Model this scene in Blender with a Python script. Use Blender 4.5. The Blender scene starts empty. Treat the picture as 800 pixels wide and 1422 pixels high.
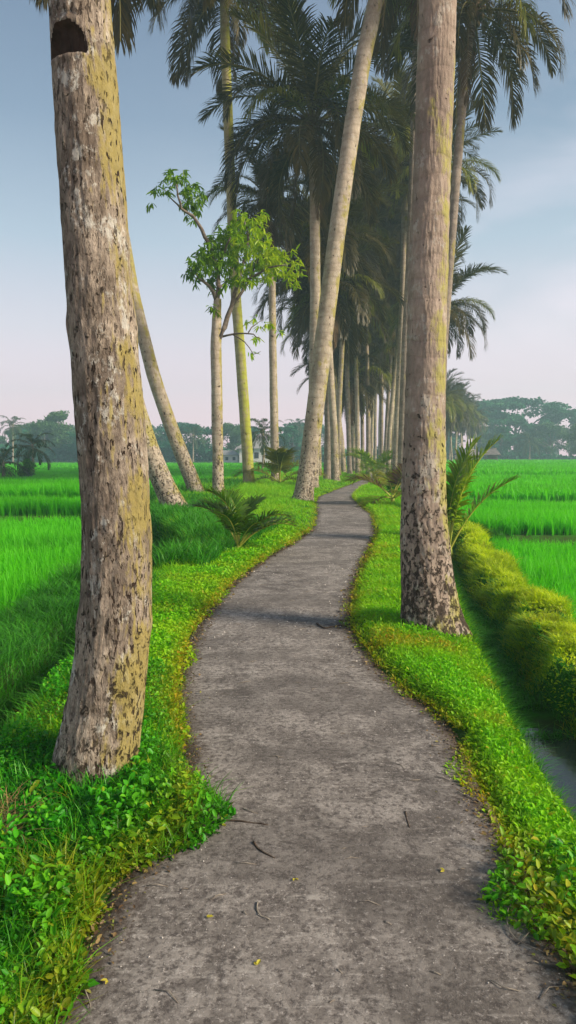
import bpy, math, random
import numpy as np
from mathutils import Vector, Matrix, Euler
R = math.radians
random.seed(7)
rng = np.random.default_rng(11)
S = bpy.context.scene
COL = S.collection

# ------------------------------------------------------------ camera
CAMZ, F, PITCH = 1.5, 1000.0, math.atan(81/1000)
cam_d = bpy.data.cameras.new('camera')
cam = bpy.data.objects.new('camera', cam_d); COL.objects.link(cam)
cam.location = (0, 0, CAMZ); cam.rotation_euler = (R(90)-PITCH, 0, 0)
cam_d.sensor_fit = 'VERTICAL'; cam_d.sensor_height = 24; cam_d.lens = 24*F/1422
cam_d.clip_start = .05; cam_d.clip_end = 5000
S.camera = cam
S.render.resolution_x = 576; S.render.resolution_y = 1024

# ------------------------------------------------------------ light and sky
SUN_AZ, SUN_EL = 112, 30            # azimuth clockwise from +Y
w = bpy.data.worlds.new('World'); S.world = w; w.use_nodes = True
nt = w.node_tree; nt.nodes.clear()
def N(nt, t, **kw):
    n = nt.nodes.new(t)
    for k, v in kw.items():
        if k.startswith('i_'):
            n.inputs[k[2:].replace('_', ' ')].default_value = v
        elif isinstance(k, str): setattr(n, k, v)
    return n
def math_(nt, op, a, b=None, c=None, clamp=False):
    n = nt.nodes.new('ShaderNodeMath'); n.operation = op; n.use_clamp = clamp
    for i, v in enumerate((a, b, c)):
        if v is None: continue
        if isinstance(v, (int, float)): n.inputs[i].default_value = v
        else: nt.links.new(v, n.inputs[i])
    return n.outputs[0]
def mix_(nt, fac, a, b, mode='MIX'):
    n = nt.nodes.new('ShaderNodeMix'); n.data_type = 'RGBA'; n.blend_type = mode
    for s, v in ((n.inputs[0], fac), (n.inputs[6], a), (n.inputs[7], b)):
        if isinstance(v, (int, float)): s.default_value = v
        elif isinstance(v, tuple): s.default_value = v if len(v) == 4 else v+(1,)
        else: nt.links.new(v, s)
    return n.outputs[2]
def ramp_(nt, fac, stops, interp='LINEAR'):
    n = nt.nodes.new('ShaderNodeValToRGB'); n.color_ramp.interpolation = interp
    cr = n.color_ramp
    while len(cr.elements) < len(stops): cr.elements.new(.5)
    for e, (p, c) in zip(cr.elements, stops):
        e.position = p
        e.color = (c, c, c, 1) if isinstance(c, (int, float)) else (c if len(c) == 4 else c+(1,))
    nt.links.new(fac, n.inputs[0]); return n.outputs[0]
def noise_(nt, vec, scale, detail=4, rough=.55, dist=0):
    n = nt.nodes.new('ShaderNodeTexNoise'); n.inputs['Scale'].default_value = scale
    n.inputs['Detail'].default_value = detail; n.inputs['Roughness'].default_value = rough
    n.inputs['Distortion'].default_value = dist
    if vec is not None: nt.links.new(vec, n.inputs['Vector'])
    return n.outputs['Fac']
def map_(nt, vec, scale=(1,1,1), loc=(0,0,0)):
    n = nt.nodes.new('ShaderNodeMapping'); n.inputs['Scale'].default_value = scale
    n.inputs['Location'].default_value = loc; nt.links.new(vec, n.inputs['Vector']); return n.outputs[0]

sky = N(nt, 'ShaderNodeTexSky', sky_type='NISHITA', sun_disc=False)
sky.sun_elevation = R(SUN_EL); sky.sun_rotation = R(SUN_AZ)
sky.air_density = 1.0; sky.dust_density = 1.0; sky.ozone_density = 1.5
tc = N(nt, 'ShaderNodeTexCoord'); sx = N(nt, 'ShaderNodeSeparateXYZ')
nt.links.new(tc.outputs['Generated'], sx.inputs[0])
zz = sx.outputs[2]
SKY_S = .105
def sc(c): return tuple(v/SKY_S for v in c)
# thin morning overcast: a veil that is dull blue overhead and pale pinkish low down
veil = ramp_(nt, math_(nt, 'MULTIPLY', zz, 1.0, clamp=True),
   [(0, (.74,.47,.54)), (.07, (.66,.45,.50)), (.16, (.45,.395,.43)), (.27, (.26,.305,.355)), (.40, (.135,.18,.24)), (.56, (.072,.105,.16)), (1, (.09,.125,.18))])
cv = map_(nt, tc.outputs['Generated'], (1.5,1.5,3.6), (.3,1.4,.2))
cl = ramp_(nt, noise_(nt, cv, 2.2, 6, .55, .4), [(.40, 0), (.62, 1)])
side = math_(nt, 'MULTIPLY_ADD', sx.outputs[0], 1.5, .30, clamp=True)
cm = math_(nt, 'MULTIPLY', cl, math_(nt, 'MULTIPLY', side, .55))
clc = ramp_(nt, zz, [(0, (.74,.52,.57)), (.18, (.62,.50,.54)), (.32, (.44,.41,.46)), (.5, (.26,.27,.32)), (1, (.17,.17,.20))])
veil2 = mix_(nt, cm, veil, clc)
vs = mix_(nt, 1.0, veil2, (1/SKY_S,)*3, 'MULTIPLY')
fin = mix_(nt, .85, sky.outputs[0], vs)
bg = N(nt, 'ShaderNodeBackground'); bg.inputs['Strength'].default_value = SKY_S
nt.links.new(fin, bg.inputs['Color'])
wo = N(nt, 'ShaderNodeOutputWorld'); nt.links.new(bg.outputs[0], wo.inputs['Surface'])

sd = bpy.data.lights.new('sun', 'SUN'); sun = bpy.data.objects.new('sun', sd); COL.objects.link(sun)
sd.energy = 3.0; sd.angle = R(15); sd.color = (1, .88, .70)
a, e = R(SUN_AZ), R(SUN_EL)
sdir = Vector((math.sin(a)*math.cos(e), math.cos(a)*math.cos(e), math.sin(e)))
sun.rotation_euler = sdir.to_track_quat('Z', 'Y').to_euler(); sun.location = sdir*60
vs_ = S.view_settings
vs_.view_transform = 'Standard'; vs_.look = 'None'; vs_.exposure = 1.08; vs_.gamma = 1; vs_.use_curve_mapping = False

# ------------------------------------------------------------ helpers
cp, sp = math.cos(PITCH), math.sin(PITCH)
def ray(px, py):
    v = (711-py)/F
    return Vector(((px-400)/F, cp+sp*v, -sp+cp*v))
def at(px, py, Y):
    d = ray(px, py); return Vector((0,0,CAMZ)) + d*(Y/d.y)
def gnd(px, py, z=0.):
    d = ray(px, py); return Vector((0,0,CAMZ)) + d*((z-CAMZ)/d.z)
def tag(o, label=None, cat=None, group=None, kind=None):
    if label: o['label'] = label
    if cat: o['category'] = cat
    if group: o['group'] = group
    if kind: o['kind'] = kind
    return o
def empty(name, loc, label=None, cat=None, group=None):
    o = bpy.data.objects.new(name, None); COL.objects.link(o); o.location = loc
    o.empty_display_size = .2
    return tag(o, label, cat, group)
def link(name, me, parent=None, loc=(0,0,0), rot=(0,0,0), scale=1.):
    o = bpy.data.objects.new(name, me); COL.objects.link(o)
    if parent is not None: o.parent = parent
    o.location = loc; o.rotation_euler = rot
    o.scale = (scale,)*3 if isinstance(scale, (int, float)) else scale
    return o
def npmesh(name, V, loops, counts, mats, smooth=True, attrs=None, midx=None):
    me = bpy.data.meshes.new(name)
    V = np.asarray(V, np.float32); loops = np.asarray(loops, np.int32).ravel(); counts = np.asarray(counts, np.int32)
    me.vertices.add(len(V)); me.vertices.foreach_set('co', V.ravel())
    me.loops.add(len(loops)); me.loops.foreach_set('vertex_index', loops)
    me.polygons.add(len(counts))
    st = np.concatenate(([0], np.cumsum(counts)[:-1])).astype(np.int32)
    me.polygons.foreach_set('loop_start', st); me.polygons.foreach_set('loop_total', counts)
    if midx is not None: me.polygons.foreach_set('material_index', np.asarray(midx, np.int32))
    me.polygons.foreach_set('use_smooth', np.full(len(counts), smooth))
    for k, v in (attrs or {}).items():
        at_ = me.attributes.new(k, 'FLOAT', 'POINT'); at_.data.foreach_set('value', np.asarray(v, np.float32))
    for m in (mats if isinstance(mats, (list, tuple)) else [mats]): me.materials.append(m)
    me.update(calc_edges=True); me.validate(); return me
class MB:
    """collects polygons for one mesh"""
    def __init__(s): s.v = []; s.f = []; s.m = []
    def add(s, vs, fs, m=0):
        b = len(s.v); s.v += [tuple(v) for v in vs]; s.f += [tuple(b+i for i in f) for f in fs]; s.m += [m]*len(fs)
    def box(s, c, d, m=0, rot=None):
        vs = [Vector((x*d[0]/2, y*d[1]/2, z*d[2]/2)) for x in (-1,1) for y in (-1,1) for z in (-1,1)]
        if rot is not None: vs = [rot @ v for v in vs]
        s.add([v+Vector(c) for v in vs], [(0,1,3,2),(4,6,7,5),(0,4,5,1),(2,3,7,6),(0,2,6,4),(1,5,7,3)], m)
    def tube(s, pts, rad, n=6, m=0):
        pts = [Vector(p) for p in pts]; b = len(s.v)
        if not hasattr(rad, '__len__'): rad = [rad]*len(pts)
        for i, p in enumerate(pts):
            t = (pts[min(i+1, len(pts)-1)]-pts[max(i-1, 0)]).normalized()
            u = t.cross(Vector((0,0,1)) if abs(t.z) < .9 else Vector((0,1,0))).normalized(); v_ = t.cross(u)
            for k in range(n):
                an = 2*math.pi*k/n; s.v.append(tuple(p + (u*math.cos(an)+v_*math.sin(an))*rad[i]))
        for i in range(len(pts)-1):
            for k in range(n):
                k2 = (k+1) % n
                s.f.append((b+i*n+k, b+i*n+k2, b+(i+1)*n+k2, b+(i+1)*n+k)); s.m.append(m)
        s.f.append(tuple(b+k for k in range(n))[::-1]); s.m.append(m)
        s.f.append(tuple(b+(len(pts)-1)*n+k for k in range(n))); s.m.append(m)
    def mesh(s, name, mats, smooth=True, attrs=None):
        return npmesh(name, s.v, [i for f in s.f for i in f], [len(f) for f in s.f], mats, smooth, attrs, s.m)

# value noise in numpy
_P = rng.random((64,64,64)).astype(np.float32)
def vnoise(x, y, z=0):
    x, y, z = np.broadcast_arrays(np.asarray(x, float), np.asarray(y, float), np.asarray(z, float))
    xi, yi, zi = np.floor(x).astype(int), np.floor(y).astype(int), np.floor(z).astype(int)
    fx, fy, fz = x-xi, y-yi, z-zi
    fx, fy, fz = (f*f*(3-2*f) for f in (fx, fy, fz)); r = 0
    for a_ in (0,1):
        for b_ in (0,1):
            for c_ in (0,1):
                r = r + _P[(xi+a_) % 64, (yi+b_) % 64, (zi+c_) % 64]*(fx if a_ else 1-fx)*(fy if b_ else 1-fy)*(fz if c_ else 1-fz)
    return r*2-1
def sstep(a_, b_, x): t = np.clip((x-a_)/(b_-a_), 0, 1); return t*t*(3-2*t)

# ------------------------------------------------------------ materials
def newmat(name):
    m = bpy.data.materials.new(name); m.use_nodes = True; t = m.node_tree; t.nodes.clear()
    o = t.nodes.new('ShaderNodeOutputMaterial'); return m, t, o
def pbr(t, o, col, rough=.8, bump=None, bstr=.5, bdist=.02, spec=.3):
    b = t.nodes.new('ShaderNodeBsdfPrincipled'); b.inputs['Specular IOR Level'].default_value = spec
    if isinstance(col, tuple): b.inputs['Base Color'].default_value = col+(1,)
    else: t.links.new(col, b.inputs['Base Color'])
    if isinstance(rough, (int, float)): b.inputs['Roughness'].default_value = rough
    else: t.links.new(rough, b.inputs['Roughness'])
    if bump is not None:
        n = t.nodes.new('ShaderNodeBump'); n.inputs['Strength'].default_value = bstr; n.inputs['Distance'].default_value = bdist
        t.links.new(bump, n.inputs['Height']); t.links.new(n.outputs[0], b.inputs['Normal'])
    t.links.new(b.outputs[0], o.inputs['Surface']); return b
def attr(t, name):
    n = t.nodes.new('ShaderNodeAttribute'); n.attribute_name = name; return n.outputs['Fac']
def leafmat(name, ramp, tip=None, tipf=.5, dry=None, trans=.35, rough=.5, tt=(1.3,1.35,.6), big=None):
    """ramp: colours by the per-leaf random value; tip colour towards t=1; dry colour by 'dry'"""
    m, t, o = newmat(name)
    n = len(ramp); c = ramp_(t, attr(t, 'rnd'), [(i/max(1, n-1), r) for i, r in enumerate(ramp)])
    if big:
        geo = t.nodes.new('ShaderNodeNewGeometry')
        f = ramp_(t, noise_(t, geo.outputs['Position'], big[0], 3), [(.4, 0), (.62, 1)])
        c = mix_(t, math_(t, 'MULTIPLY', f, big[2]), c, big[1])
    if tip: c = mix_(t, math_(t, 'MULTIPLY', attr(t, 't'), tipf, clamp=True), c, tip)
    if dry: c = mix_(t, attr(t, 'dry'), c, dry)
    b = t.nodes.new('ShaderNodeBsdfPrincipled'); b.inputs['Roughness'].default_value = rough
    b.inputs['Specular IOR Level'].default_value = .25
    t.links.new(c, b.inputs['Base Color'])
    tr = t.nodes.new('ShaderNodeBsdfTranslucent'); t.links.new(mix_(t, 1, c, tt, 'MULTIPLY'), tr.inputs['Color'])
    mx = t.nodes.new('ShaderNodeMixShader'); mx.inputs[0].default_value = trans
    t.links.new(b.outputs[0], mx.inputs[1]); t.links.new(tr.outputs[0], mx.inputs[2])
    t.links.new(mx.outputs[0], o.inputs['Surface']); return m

M = {}
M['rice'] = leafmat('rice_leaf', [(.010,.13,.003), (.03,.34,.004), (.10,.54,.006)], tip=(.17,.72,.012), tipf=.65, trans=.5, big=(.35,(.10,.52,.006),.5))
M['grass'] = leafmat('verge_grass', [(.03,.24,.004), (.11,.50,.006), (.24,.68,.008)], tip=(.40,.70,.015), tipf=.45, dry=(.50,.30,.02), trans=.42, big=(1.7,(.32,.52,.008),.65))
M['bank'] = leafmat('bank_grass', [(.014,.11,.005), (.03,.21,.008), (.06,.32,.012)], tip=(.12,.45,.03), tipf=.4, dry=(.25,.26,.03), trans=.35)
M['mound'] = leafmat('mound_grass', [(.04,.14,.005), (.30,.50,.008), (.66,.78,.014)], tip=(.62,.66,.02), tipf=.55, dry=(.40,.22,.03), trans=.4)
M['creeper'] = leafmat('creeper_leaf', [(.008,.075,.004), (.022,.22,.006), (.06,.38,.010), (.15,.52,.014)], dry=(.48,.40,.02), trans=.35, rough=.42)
M['straw'] = leafmat('dry_straw', [(.20,.12,.05), (.32,.20,.08), (.42,.30,.12)], trans=.2)
M['frond_sap'] = leafmat('sapling_leaflet', [(.025,.08,.008), (.05,.16,.010), (.10,.26,.014)], tip=(.16,.20,.02), tipf=.4, trans=.35, rough=.4)
M['frond'] = leafmat('palm_leaflet', [(.012,.017,.003), (.038,.042,.005), (.12,.12,.010)], tip=(.12,.095,.012), tipf=.4, trans=.3, rough=.4)
M['frond_dk'] = leafmat('palm_leaflet_old', [(.020,.019,.004), (.065,.050,.008), (.16,.11,.016)], tip=(.10,.08,.02), tipf=.4, trans=.22, rough=.45)
M['frond_yl'] = leafmat('palm_leaflet_yellowing', [(.05,.09,.010), (.14,.19,.015), (.28,.27,.02)], tip=(.35,.28,.03), tipf=.4, trans=.35, rough=.4)
M['frond_br'] = leafmat('palm_leaflet_dead', [(.07,.042,.022), (.14,.085,.04), (.23,.145,.06)], trans=.15, rough=.8)
M['frond_yg'] = leafmat('young_palm_leaflet', [(.08,.22,.008), (.17,.36,.010), (.30,.46,.015)], tip=(.42,.36,.02), tipf=.45, trans=.4, rough=.4)
M['frond_far'] = leafmat('far_palm_leaflet', [(.02,.05,.02), (.04,.085,.02), (.07,.12,.03)], trans=.25)
M['bleaf'] = leafmat('broad_leaf', [(.05,.16,.006), (.20,.38,.008), (.46,.56,.012)], tip=(.3,.42,.02), tipf=.3, trans=.4, rough=.4)
M['tleaf'] = leafmat('far_tree_leaf_hazed', [(.010,.095,.045), (.02,.15,.065), (.045,.22,.08)], trans=.25)  # teal of the distant haze is painted into these leaf colours
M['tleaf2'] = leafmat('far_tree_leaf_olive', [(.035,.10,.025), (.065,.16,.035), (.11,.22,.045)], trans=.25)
M['shrub'] = leafmat('shrub_leaf', [(.03,.14,.01), (.07,.26,.015), (.14,.36,.02)], trans=.3)

def simple(name, c1, c2, scale=8, rough=.85, bd=.01, spec=.25):
    m, t, o = newmat(name); tcn = t.nodes.new('ShaderNodeTexCoord')
    n = noise_(t, tcn.outputs['Object'], scale, 5); c = mix_(t, ramp_(t, n, [(.35, 0), (.65, 1)]), c1, c2)
    pbr(t, o, c, rough, n, .5, bd, spec); return m
M['rachis'] = simple('palm_rachis', (.12,.12,.03), (.20,.17,.06), 6)
M['rachis_yg'] = simple('young_palm_stalk', (.28,.34,.04), (.42,.38,.06), 6, .5)
M['rachis_br'] = simple('dead_palm_stalk', (.16,.11,.06), (.24,.18,.10), 6)
M['coconut'] = simple('coconut_husk', (.10,.075,.025), (.18,.12,.04), 5, .6)
M['fibre'] = simple('palm_fibre', (.08,.05,.03), (.16,.10,.05), 25, .95)
M['branch'] = simple('branch_bark', (.10,.075,.06), (.22,.18,.14), 12)
M['twig'] = simple('fallen_twig', (.16,.13,.10), (.34,.29,.23), 30)
M['twigd'] = simple('dark_fallen_twig', (.05,.035,.025), (.10,.07,.05), 30)
M['stemg'] = simple('green_stem', (.10,.20,.02), (.2,.26,.04), 20, .6)
M['farbark'] = simple('far_bark', (.13,.11,.09), (.22,.19,.16), 2)
M['thatch'] = simple('hut_thatch', (.16,.14,.13), (.26,.23,.21), 3)
M['plank'] = simple('hut_plank', (.26,.23,.21), (.38,.35,.32), 4)
M['white'] = simple('house_wall', (.62,.60,.57), (.72,.70,.67), 1)
M['roof'] = simple('house_roof', (.26,.25,.24), (.36,.34,.33), 3)
M['dark'] = simple('dark_opening', (.015,.015,.015), (.03,.03,.03), 3)
M['rot'] = simple('rotten_wood', (.020,.012,.008), (.055,.035,.024), 18)

def barkmat(name, base=((.30,.22,.16), (.50,.39,.30)), pits=.5, pitscale=(26,26,7), pit_lo=.36, ring=.3, ringf=7., blotch=0., mottle=0., lichen=.5,
            lichen_col=(.42,.34,.05), low_h=1.6, low_pits=.5, side=.4, pale=.35, bd=.012, seed=0.):
    m, t, o = newmat(name); tcn = t.nodes.new('ShaderNodeTexCoord'); O = map_(t, tcn.outputs['Object'], (1,1,1), (seed, seed*.7, 0))
    sp_ = t.nodes.new('ShaderNodeSeparateXYZ'); t.links.new(tcn.outputs['Object'], sp_.inputs[0]); z = sp_.outputs[2]
    geo = t.nodes.new('ShaderNodeNewGeometry'); ns = t.nodes.new('ShaderNodeSeparateXYZ'); t.links.new(geo.outputs['Normal'], ns.inputs[0])
    big = noise_(t, O, 2.2, 5, .6, .3)
    fine = noise_(t, map_(t, O, (1,1,.45)), 48, 6, .7)
    mid = noise_(t, map_(t, O, (1,1,.4)), 13, 6, .65)
    c = mix_(t, ramp_(t, math_(t, 'ADD', math_(t, 'MULTIPLY', mid, .5), math_(t, 'MULTIPLY', fine, .5)), [(.38, 0), (.60, 1)]), base[0], base[1])
    c = mix_(t, ramp_(t, big, [(.42, 0), (.6, .55)]), c, (base[0][0]*.62, base[0][1]*.62, base[0][2]*.64))
    if mottle:
        mm = ramp_(t, noise_(t, map_(t, O, (1,1,.55), (8,3,2)), 6.5, 8, .75, .6), [(.40, 1), (.53, 0)])
        c = mix_(t, math_(t, 'MULTIPLY', mm, mottle), c, (.115,.085,.065))
        cf = noise_(t, map_(t, O, (1,1,.16), (3,3,0)), 34, 3, .6, 1.2); ck = ramp_(t, math_(t, 'ABSOLUTE', math_(t, 'SUBTRACT', cf, .5)), [(0, 1), (.022, 0)])
        c = mix_(t, math_(t, 'MULTIPLY', ck, .75), c, (.05,.035,.028))
    # pale lichen
    pl = ramp_(t, noise_(t, map_(t, O, (1,1,.7), (5,2,1)), 8, 8, .75), [(.55, 0), (.60, 1)])
    c = mix_(t, math_(t, 'MULTIPLY', pl, pale), c, (.56,.53,.46))
    # yellow-green lichen, thicker on one side of the trunk
    lf = noise_(t, map_(t, O, (1,1,.55), (2,7,3)), 3.1, 7, .68)
    sm = math_(t, 'MULTIPLY_ADD', ns.outputs[0], side*.22, 0)
    lm = ramp_(t, math_(t, 'ADD', math_(t, 'ADD', lf, sm), (lichen-.5)*.3), [(.56, 0), (.64, 1)])
    lcol = mix_(t, fine, lichen_col, (lichen_col[0]*.45, lichen_col[1]*.55, lichen_col[2]*.8))
    c = mix_(t, math_(t, 'MULTIPLY', lm, .8), c, lcol)
    # ring scars
    zw = math_(t, 'ADD', math_(t, 'MULTIPLY', z, ringf), math_(t, 'MULTIPLY', noise_(t, O, 1.6, 2), 1.6))
    rg = math_(t, 'PINGPONG', zw, .5)
    rgm = ramp_(t, rg, [(0, 1), (.12, .35), (.3, 0)])
    c = mix_(t, math_(t, 'MULTIPLY', rgm, ring), c, (base[0][0]*.55, base[0][1]*.5, base[0][2]*.5))
    # dark pits and cracks, denser towards the foot
    pn = noise_(t, map_(t, O, pitscale), 1.0, 3, .6, .25)
    low = math_(t, 'SUBTRACT', 1, math_(t, 'DIVIDE', z, low_h), clamp=True)
    thr = math_(t, 'MULTIPLY_ADD', low, low_pits*.16, pit_lo-.02)
    pm = math_(t, 'MULTIPLY', math_(t, 'SUBTRACT', thr, pn), 28, clamp=True)
    pm = math_(t, 'MULTIPLY', pm, ramp_(t, noise_(t, O, 3.3, 3), [(.34, .15), (.55, 1)]))
    c = mix_(t, math_(t, 'MULTIPLY', pm, pits+.3, clamp=True), c, (.045,.030,.022))
    if blotch:
        bn = noise_(t, map_(t, O, (1,1,.75), (1,5,8)), 24, 6, .7, .4); bl = math_(t, 'MULTIPLY', low, blotch*.20)
        bm = math_(t, 'MULTIPLY', math_(t, 'SUBTRACT', math_(t, 'ADD', .36, bl), bn), 16, clamp=True)
        c = mix_(t, math_(t, 'MULTIPLY', bm, .9), c, (.040,.028,.022)); pm = math_(t, 'MAXIMUM', pm, bm)
    h = math_(t, 'ADD', math_(t, 'MULTIPLY', fine, .35), math_(t, 'MULTIPLY', mid, .6))
    h = math_(t, 'SUBTRACT', h, math_(t, 'MULTIPLY', pm, 1.0)); h = math_(t, 'SUBTRACT', h, math_(t, 'MULTIPLY', rgm, ring*.8))
    pbr(t, o, c, .9, h, 1.0, bd, .15); return m
M['bark1'] = barkmat('weathered_bark', base=((.20,.155,.115), (.56,.46,.36)), pits=.75, pitscale=(60,60,19), pit_lo=.425, ring=.08, ringf=5, lichen=.22, lichen_col=(.48,.36,.09), side=1.15, low_h=1.3, low_pits=.2, pale=.85, bd=.04, blotch=.5, mottle=.65)
M['bark2'] = barkmat('ringed_bark', base=((.30,.23,.18), (.47,.37,.30)), pits=.6, pitscale=(34,34,15), pit_lo=.31, ring=.22, ringf=6.3, lichen=.52, lichen_col=(.50,.43,.09), side=.45, low_h=2.2, low_pits=1.0, pale=.45, bd=.025, blotch=.85, seed=3)
M['bark3'] = barkmat('speckled_bark', base=((.36,.29,.21), (.54,.45,.35)), pits=.6, pitscale=(11,11,6), pit_lo=.38, blotch=.7, ring=.30, ringf=4.5, lichen=.42, side=.6, low_h=4, low_pits=.35, bd=.02, seed=6)
M['bark4'] = barkmat('lichen_bark', base=((.34,.30,.14), (.48,.42,.22)), pits=.5, pitscale=(8,8,4), pit_lo=.36, ring=.3, ringf=3.5, lichen=.66, lichen_col=(.50,.50,.03), side=1.0, low_h=5, low_pits=.2, bd=.02, seed=9)
M['bark5'] = barkmat('dull_bark', base=((.24,.19,.15), (.38,.31,.25)), pits=.4, pitscale=(7,7,4), pit_lo=.36, ring=.3, ringf=3.5, lichen=.40, low_h=5, low_pits=.3, bd=.02, seed=12)

# ------------------------------------------------------------ ground plan
EL = [(60,1422),(95,1350),(125,1300),(150,1240),(195,1195),(240,1165),(262,1120),(258,1060),(244,1010),(246,965),(252,925),(264,888),(288,848),(325,808),(368,776),(410,752),(434,735),(440,712),(437,700),(442,690),(462,682),(486,673)]
ER = [(860,1422),(800,1335),(755,1265),(725,1205),(700,1160),(668,1105),(650,1060),(630,1015),(600,985),(562,960),(525,925),(500,893),(486,868),(489,835),(499,800),(513,768),(523,742),(517,716),(500,702),(490,691),(497,682),(515,673)]
pl_ = sorted([(gnd(*p).y, gnd(*p).x) for p in EL]); pr_ = sorted([(gnd(*p).y, gnd(*p).x) for p in ER])
far_ = [(45, 4.9, 6.2), (60, 7.0, 8.3), (80, 10.2, 11.5), (120, 20, 21.3), (200, 50, 51.3), (900, 320, 321)]
ply = np.array([-20, -3]+[p[0] for p in pl_]+[f[0] for f in far_]); plx = np.array([-1.0, -1.0]+[p[1] for p in pl_]+[f[1] for f in far_])
pry = np.array([-20, -3]+[p[0] for p in pr_]+[f[0] for f in far_]); prx = np.array([.8, .8]+[p[1] for p in pr_]+[f[2] for f in far_])
def pL(y): return np.interp(y, ply, plx)
def pR(y): return np.interp(y, pry, prx)
def dL(y): return np.interp(y, [-20, 3, 4, 6, 9, 12, 15, 18, 35, 45, 60, 80, 120, 900], [-1.9, -1.72, -1.75, -1.85, -1.95, -2.0, -2.9, -3.9, -4.4, -2, 3.5, 7, 17, 317])
def dR(y): return np.interp(y, [-20, 0, 3, 4, 6, 8, 10.5, 13.6, 20, 35, 60, 80, 120, 900], [1.6, 1.55, 1.58, 1.64, 1.86, 2.15, 2.5, 3.0, 3.6, 5.6, 10.3, 13.8, 25, 326])
def hw(y): return np.interp(y, [0, 3.6, 5.2, 7], [.38, .34, .06, .0])
def wig(y): return .10*np.sin(y*1.9)+.07*np.sin(y*4.3+1)
def zL(y): return np.interp(y, [-20, 18.3, 18.7, 20.9, 21.3, 28, 30, 1000], [-.5, -.5, -.12, -.12, .12, .12, -.35, -.35])
def zR(y): return np.interp(y, [-20, 15.6, 16.1, 23, 23.5, 42.5, 43.2, 72, 73, 1000], [-.72, -.72, -.33, -.33, -.07, -.07, .12, .12, .12, .1])
RICE = .50
def gz(x, y):
    x = np.asarray(x, float); y = np.asarray(y, float)
    l, r, a_, b_ = pL(y), pR(y), dL(y), dR(y)
    n = vnoise(x*1.3, y*1.3)*.03 + vnoise(x*5, y*5, 3)*.012
    # right of the path
    q_ = hw(y); wg = wig(y)
    zr = .035*sstep(0, .15, x-r) - .10*sstep(b_-.75, b_-.28-q_*.25, x) + n
    zr = zr + (-.36-.2*np.clip(q_/.3,0,1)-zr)*sstep(b_-.34-q_*.25, b_-.14-q_*.2, x)
    zb = -.10 + n*1.6 + .05*vnoise(x*1.7, y*1.7, 6) + .045*vnoise(x*5.5, y*5.5, 2) + .02*vnoise(x*13, y*13, 2)
    zr = zr + (zb-zr)*sstep(b_+.12+q_*.6+wg*.5, b_+.36+q_*.6+wg*.5, x)
    fr = zR(y) + 0*x
    zr = zr + (fr-zr)*sstep(b_+.62+q_*.5+wg, b_+.90+q_*.5+wg, x)
    # left of the path
    zl = .045*sstep(0, .2, l-x) - .05*sstep(-a_-.6, -a_-.3, -x) + n
    zl = zl + (-.52-zl)*sstep(-a_-.34, -a_-.12, -x)
    zb2 = -.22 + n*2
    zl = zl + (zb2-zl)*sstep(-a_+.10, -a_+.45, -x)
    fl = zL(y) + 0*x
    zl = zl + (fl-zl)*sstep(-a_+.95, -a_+1.25, -x)
    z = np.where(x > r, zr, np.where(x < l, zl, -.012))
    return z
def grid(a0, a1, fine0, fine1, d0, g=1.12, dmax=25):
    c = list(np.arange(fine0, fine1, d0)); d = d0; v = fine0
    lo = []
    while v > a0: d = min(d*g, dmax); v -= d; lo.append(max(v, a0))
    d = d0; v = c[-1]; hi = []
    while v < a1: d = min(d*g, dmax); v += d; hi.append(min(v, a1))
    return np.array(lo[::-1]+c+hi)
gx = grid(-330, 330, -5, 6.5, .07); gy = grid(-18, 425, 1.2, 30, .09, 1.05)
XX, YY = np.meshgrid(gx, gy)
ZZ = gz(XX, YY)
nx, ny = len(gx), len(gy)
I = (np.arange(ny-1)[:, None]*nx + np.arange(nx-1)[None]).ravel()
Q = np.stack([I, I+1, I+nx+1, I+nx], 1)
m, t, o = newmat('earth')
tcn = t.nodes.new('ShaderNodeTexCoord'); G = tcn.outputs['Object']
n1 = noise_(t, G, 3, 6); n2 = noise_(t, G, 22, 6, .7)
soil = mix_(t, n2, (.020,.014,.009), (.085,.06,.035))
grn = mix_(t, n2, (.02,.10,.008), (.05,.20,.012))
c = mix_(t, ramp_(t, n1, [(.38, .35), (.58, .95)]), soil, grn)
pbr(t, o, c, .95, n2, .8, .02, .1); M['earth'] = m
tag(link('ground', npmesh('ground', np.stack([XX, YY, ZZ], -1).reshape(-1, 3), Q, np.full(len(Q), 4), M['earth'])), kind='structure')

# path: one strip, slightly cambered, with an irregular broken edge under the plants
m, t, o = newmat('worn_concrete')
tcn = t.nodes.new('ShaderNodeTexCoord'); G = tcn.outputs['Object']
b1 = noise_(t, map_(t, G, (1, .6, 1)), 1.1, 5, .6, .6); b2 = noise_(t, map_(t, G, (1, .75, 1), (3,1,0)), 5.5, 6, .65, .4)
f1 = noise_(t, G, 38, 8, .75); f2 = noise_(t, map_(t, G, (.8,.8,1)), 62, 6, .85, .15); st = noise_(t, map_(t, G, (.5,2.6,1), (9,4,0)), 7, 6, .7, .5)
base = mix_(t, ramp_(t, b1, [(.33, 0), (.66, 1)]), (.080,.068,.060), (.225,.200,.180))
base = mix_(t, ramp_(t, b2, [(.42, 0), (.60, .7)]), base, (.33,.298,.270))
base = mix_(t, ramp_(t, st, [(.55, 0), (.66, .6)]), base, (.42,.385,.35))
base = mix_(t, ramp_(t, f1, [(.40, .85), (.54, 0)]), base, (.055,.045,.042))
base = mix_(t, ramp_(t, f2, [(.55, 0), (.66, .85)]), base, (.48,.44,.41))
dmp = ramp_(t, noise_(t, map_(t, G, (.55,1.1,1), (2,0,0)), 1.6, 4, .5, .3), [(.50, 0), (.60, .42)])
base = mix_(t, dmp, base, (.070,.060,.054))
ed = attr(t, 'edge')
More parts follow.
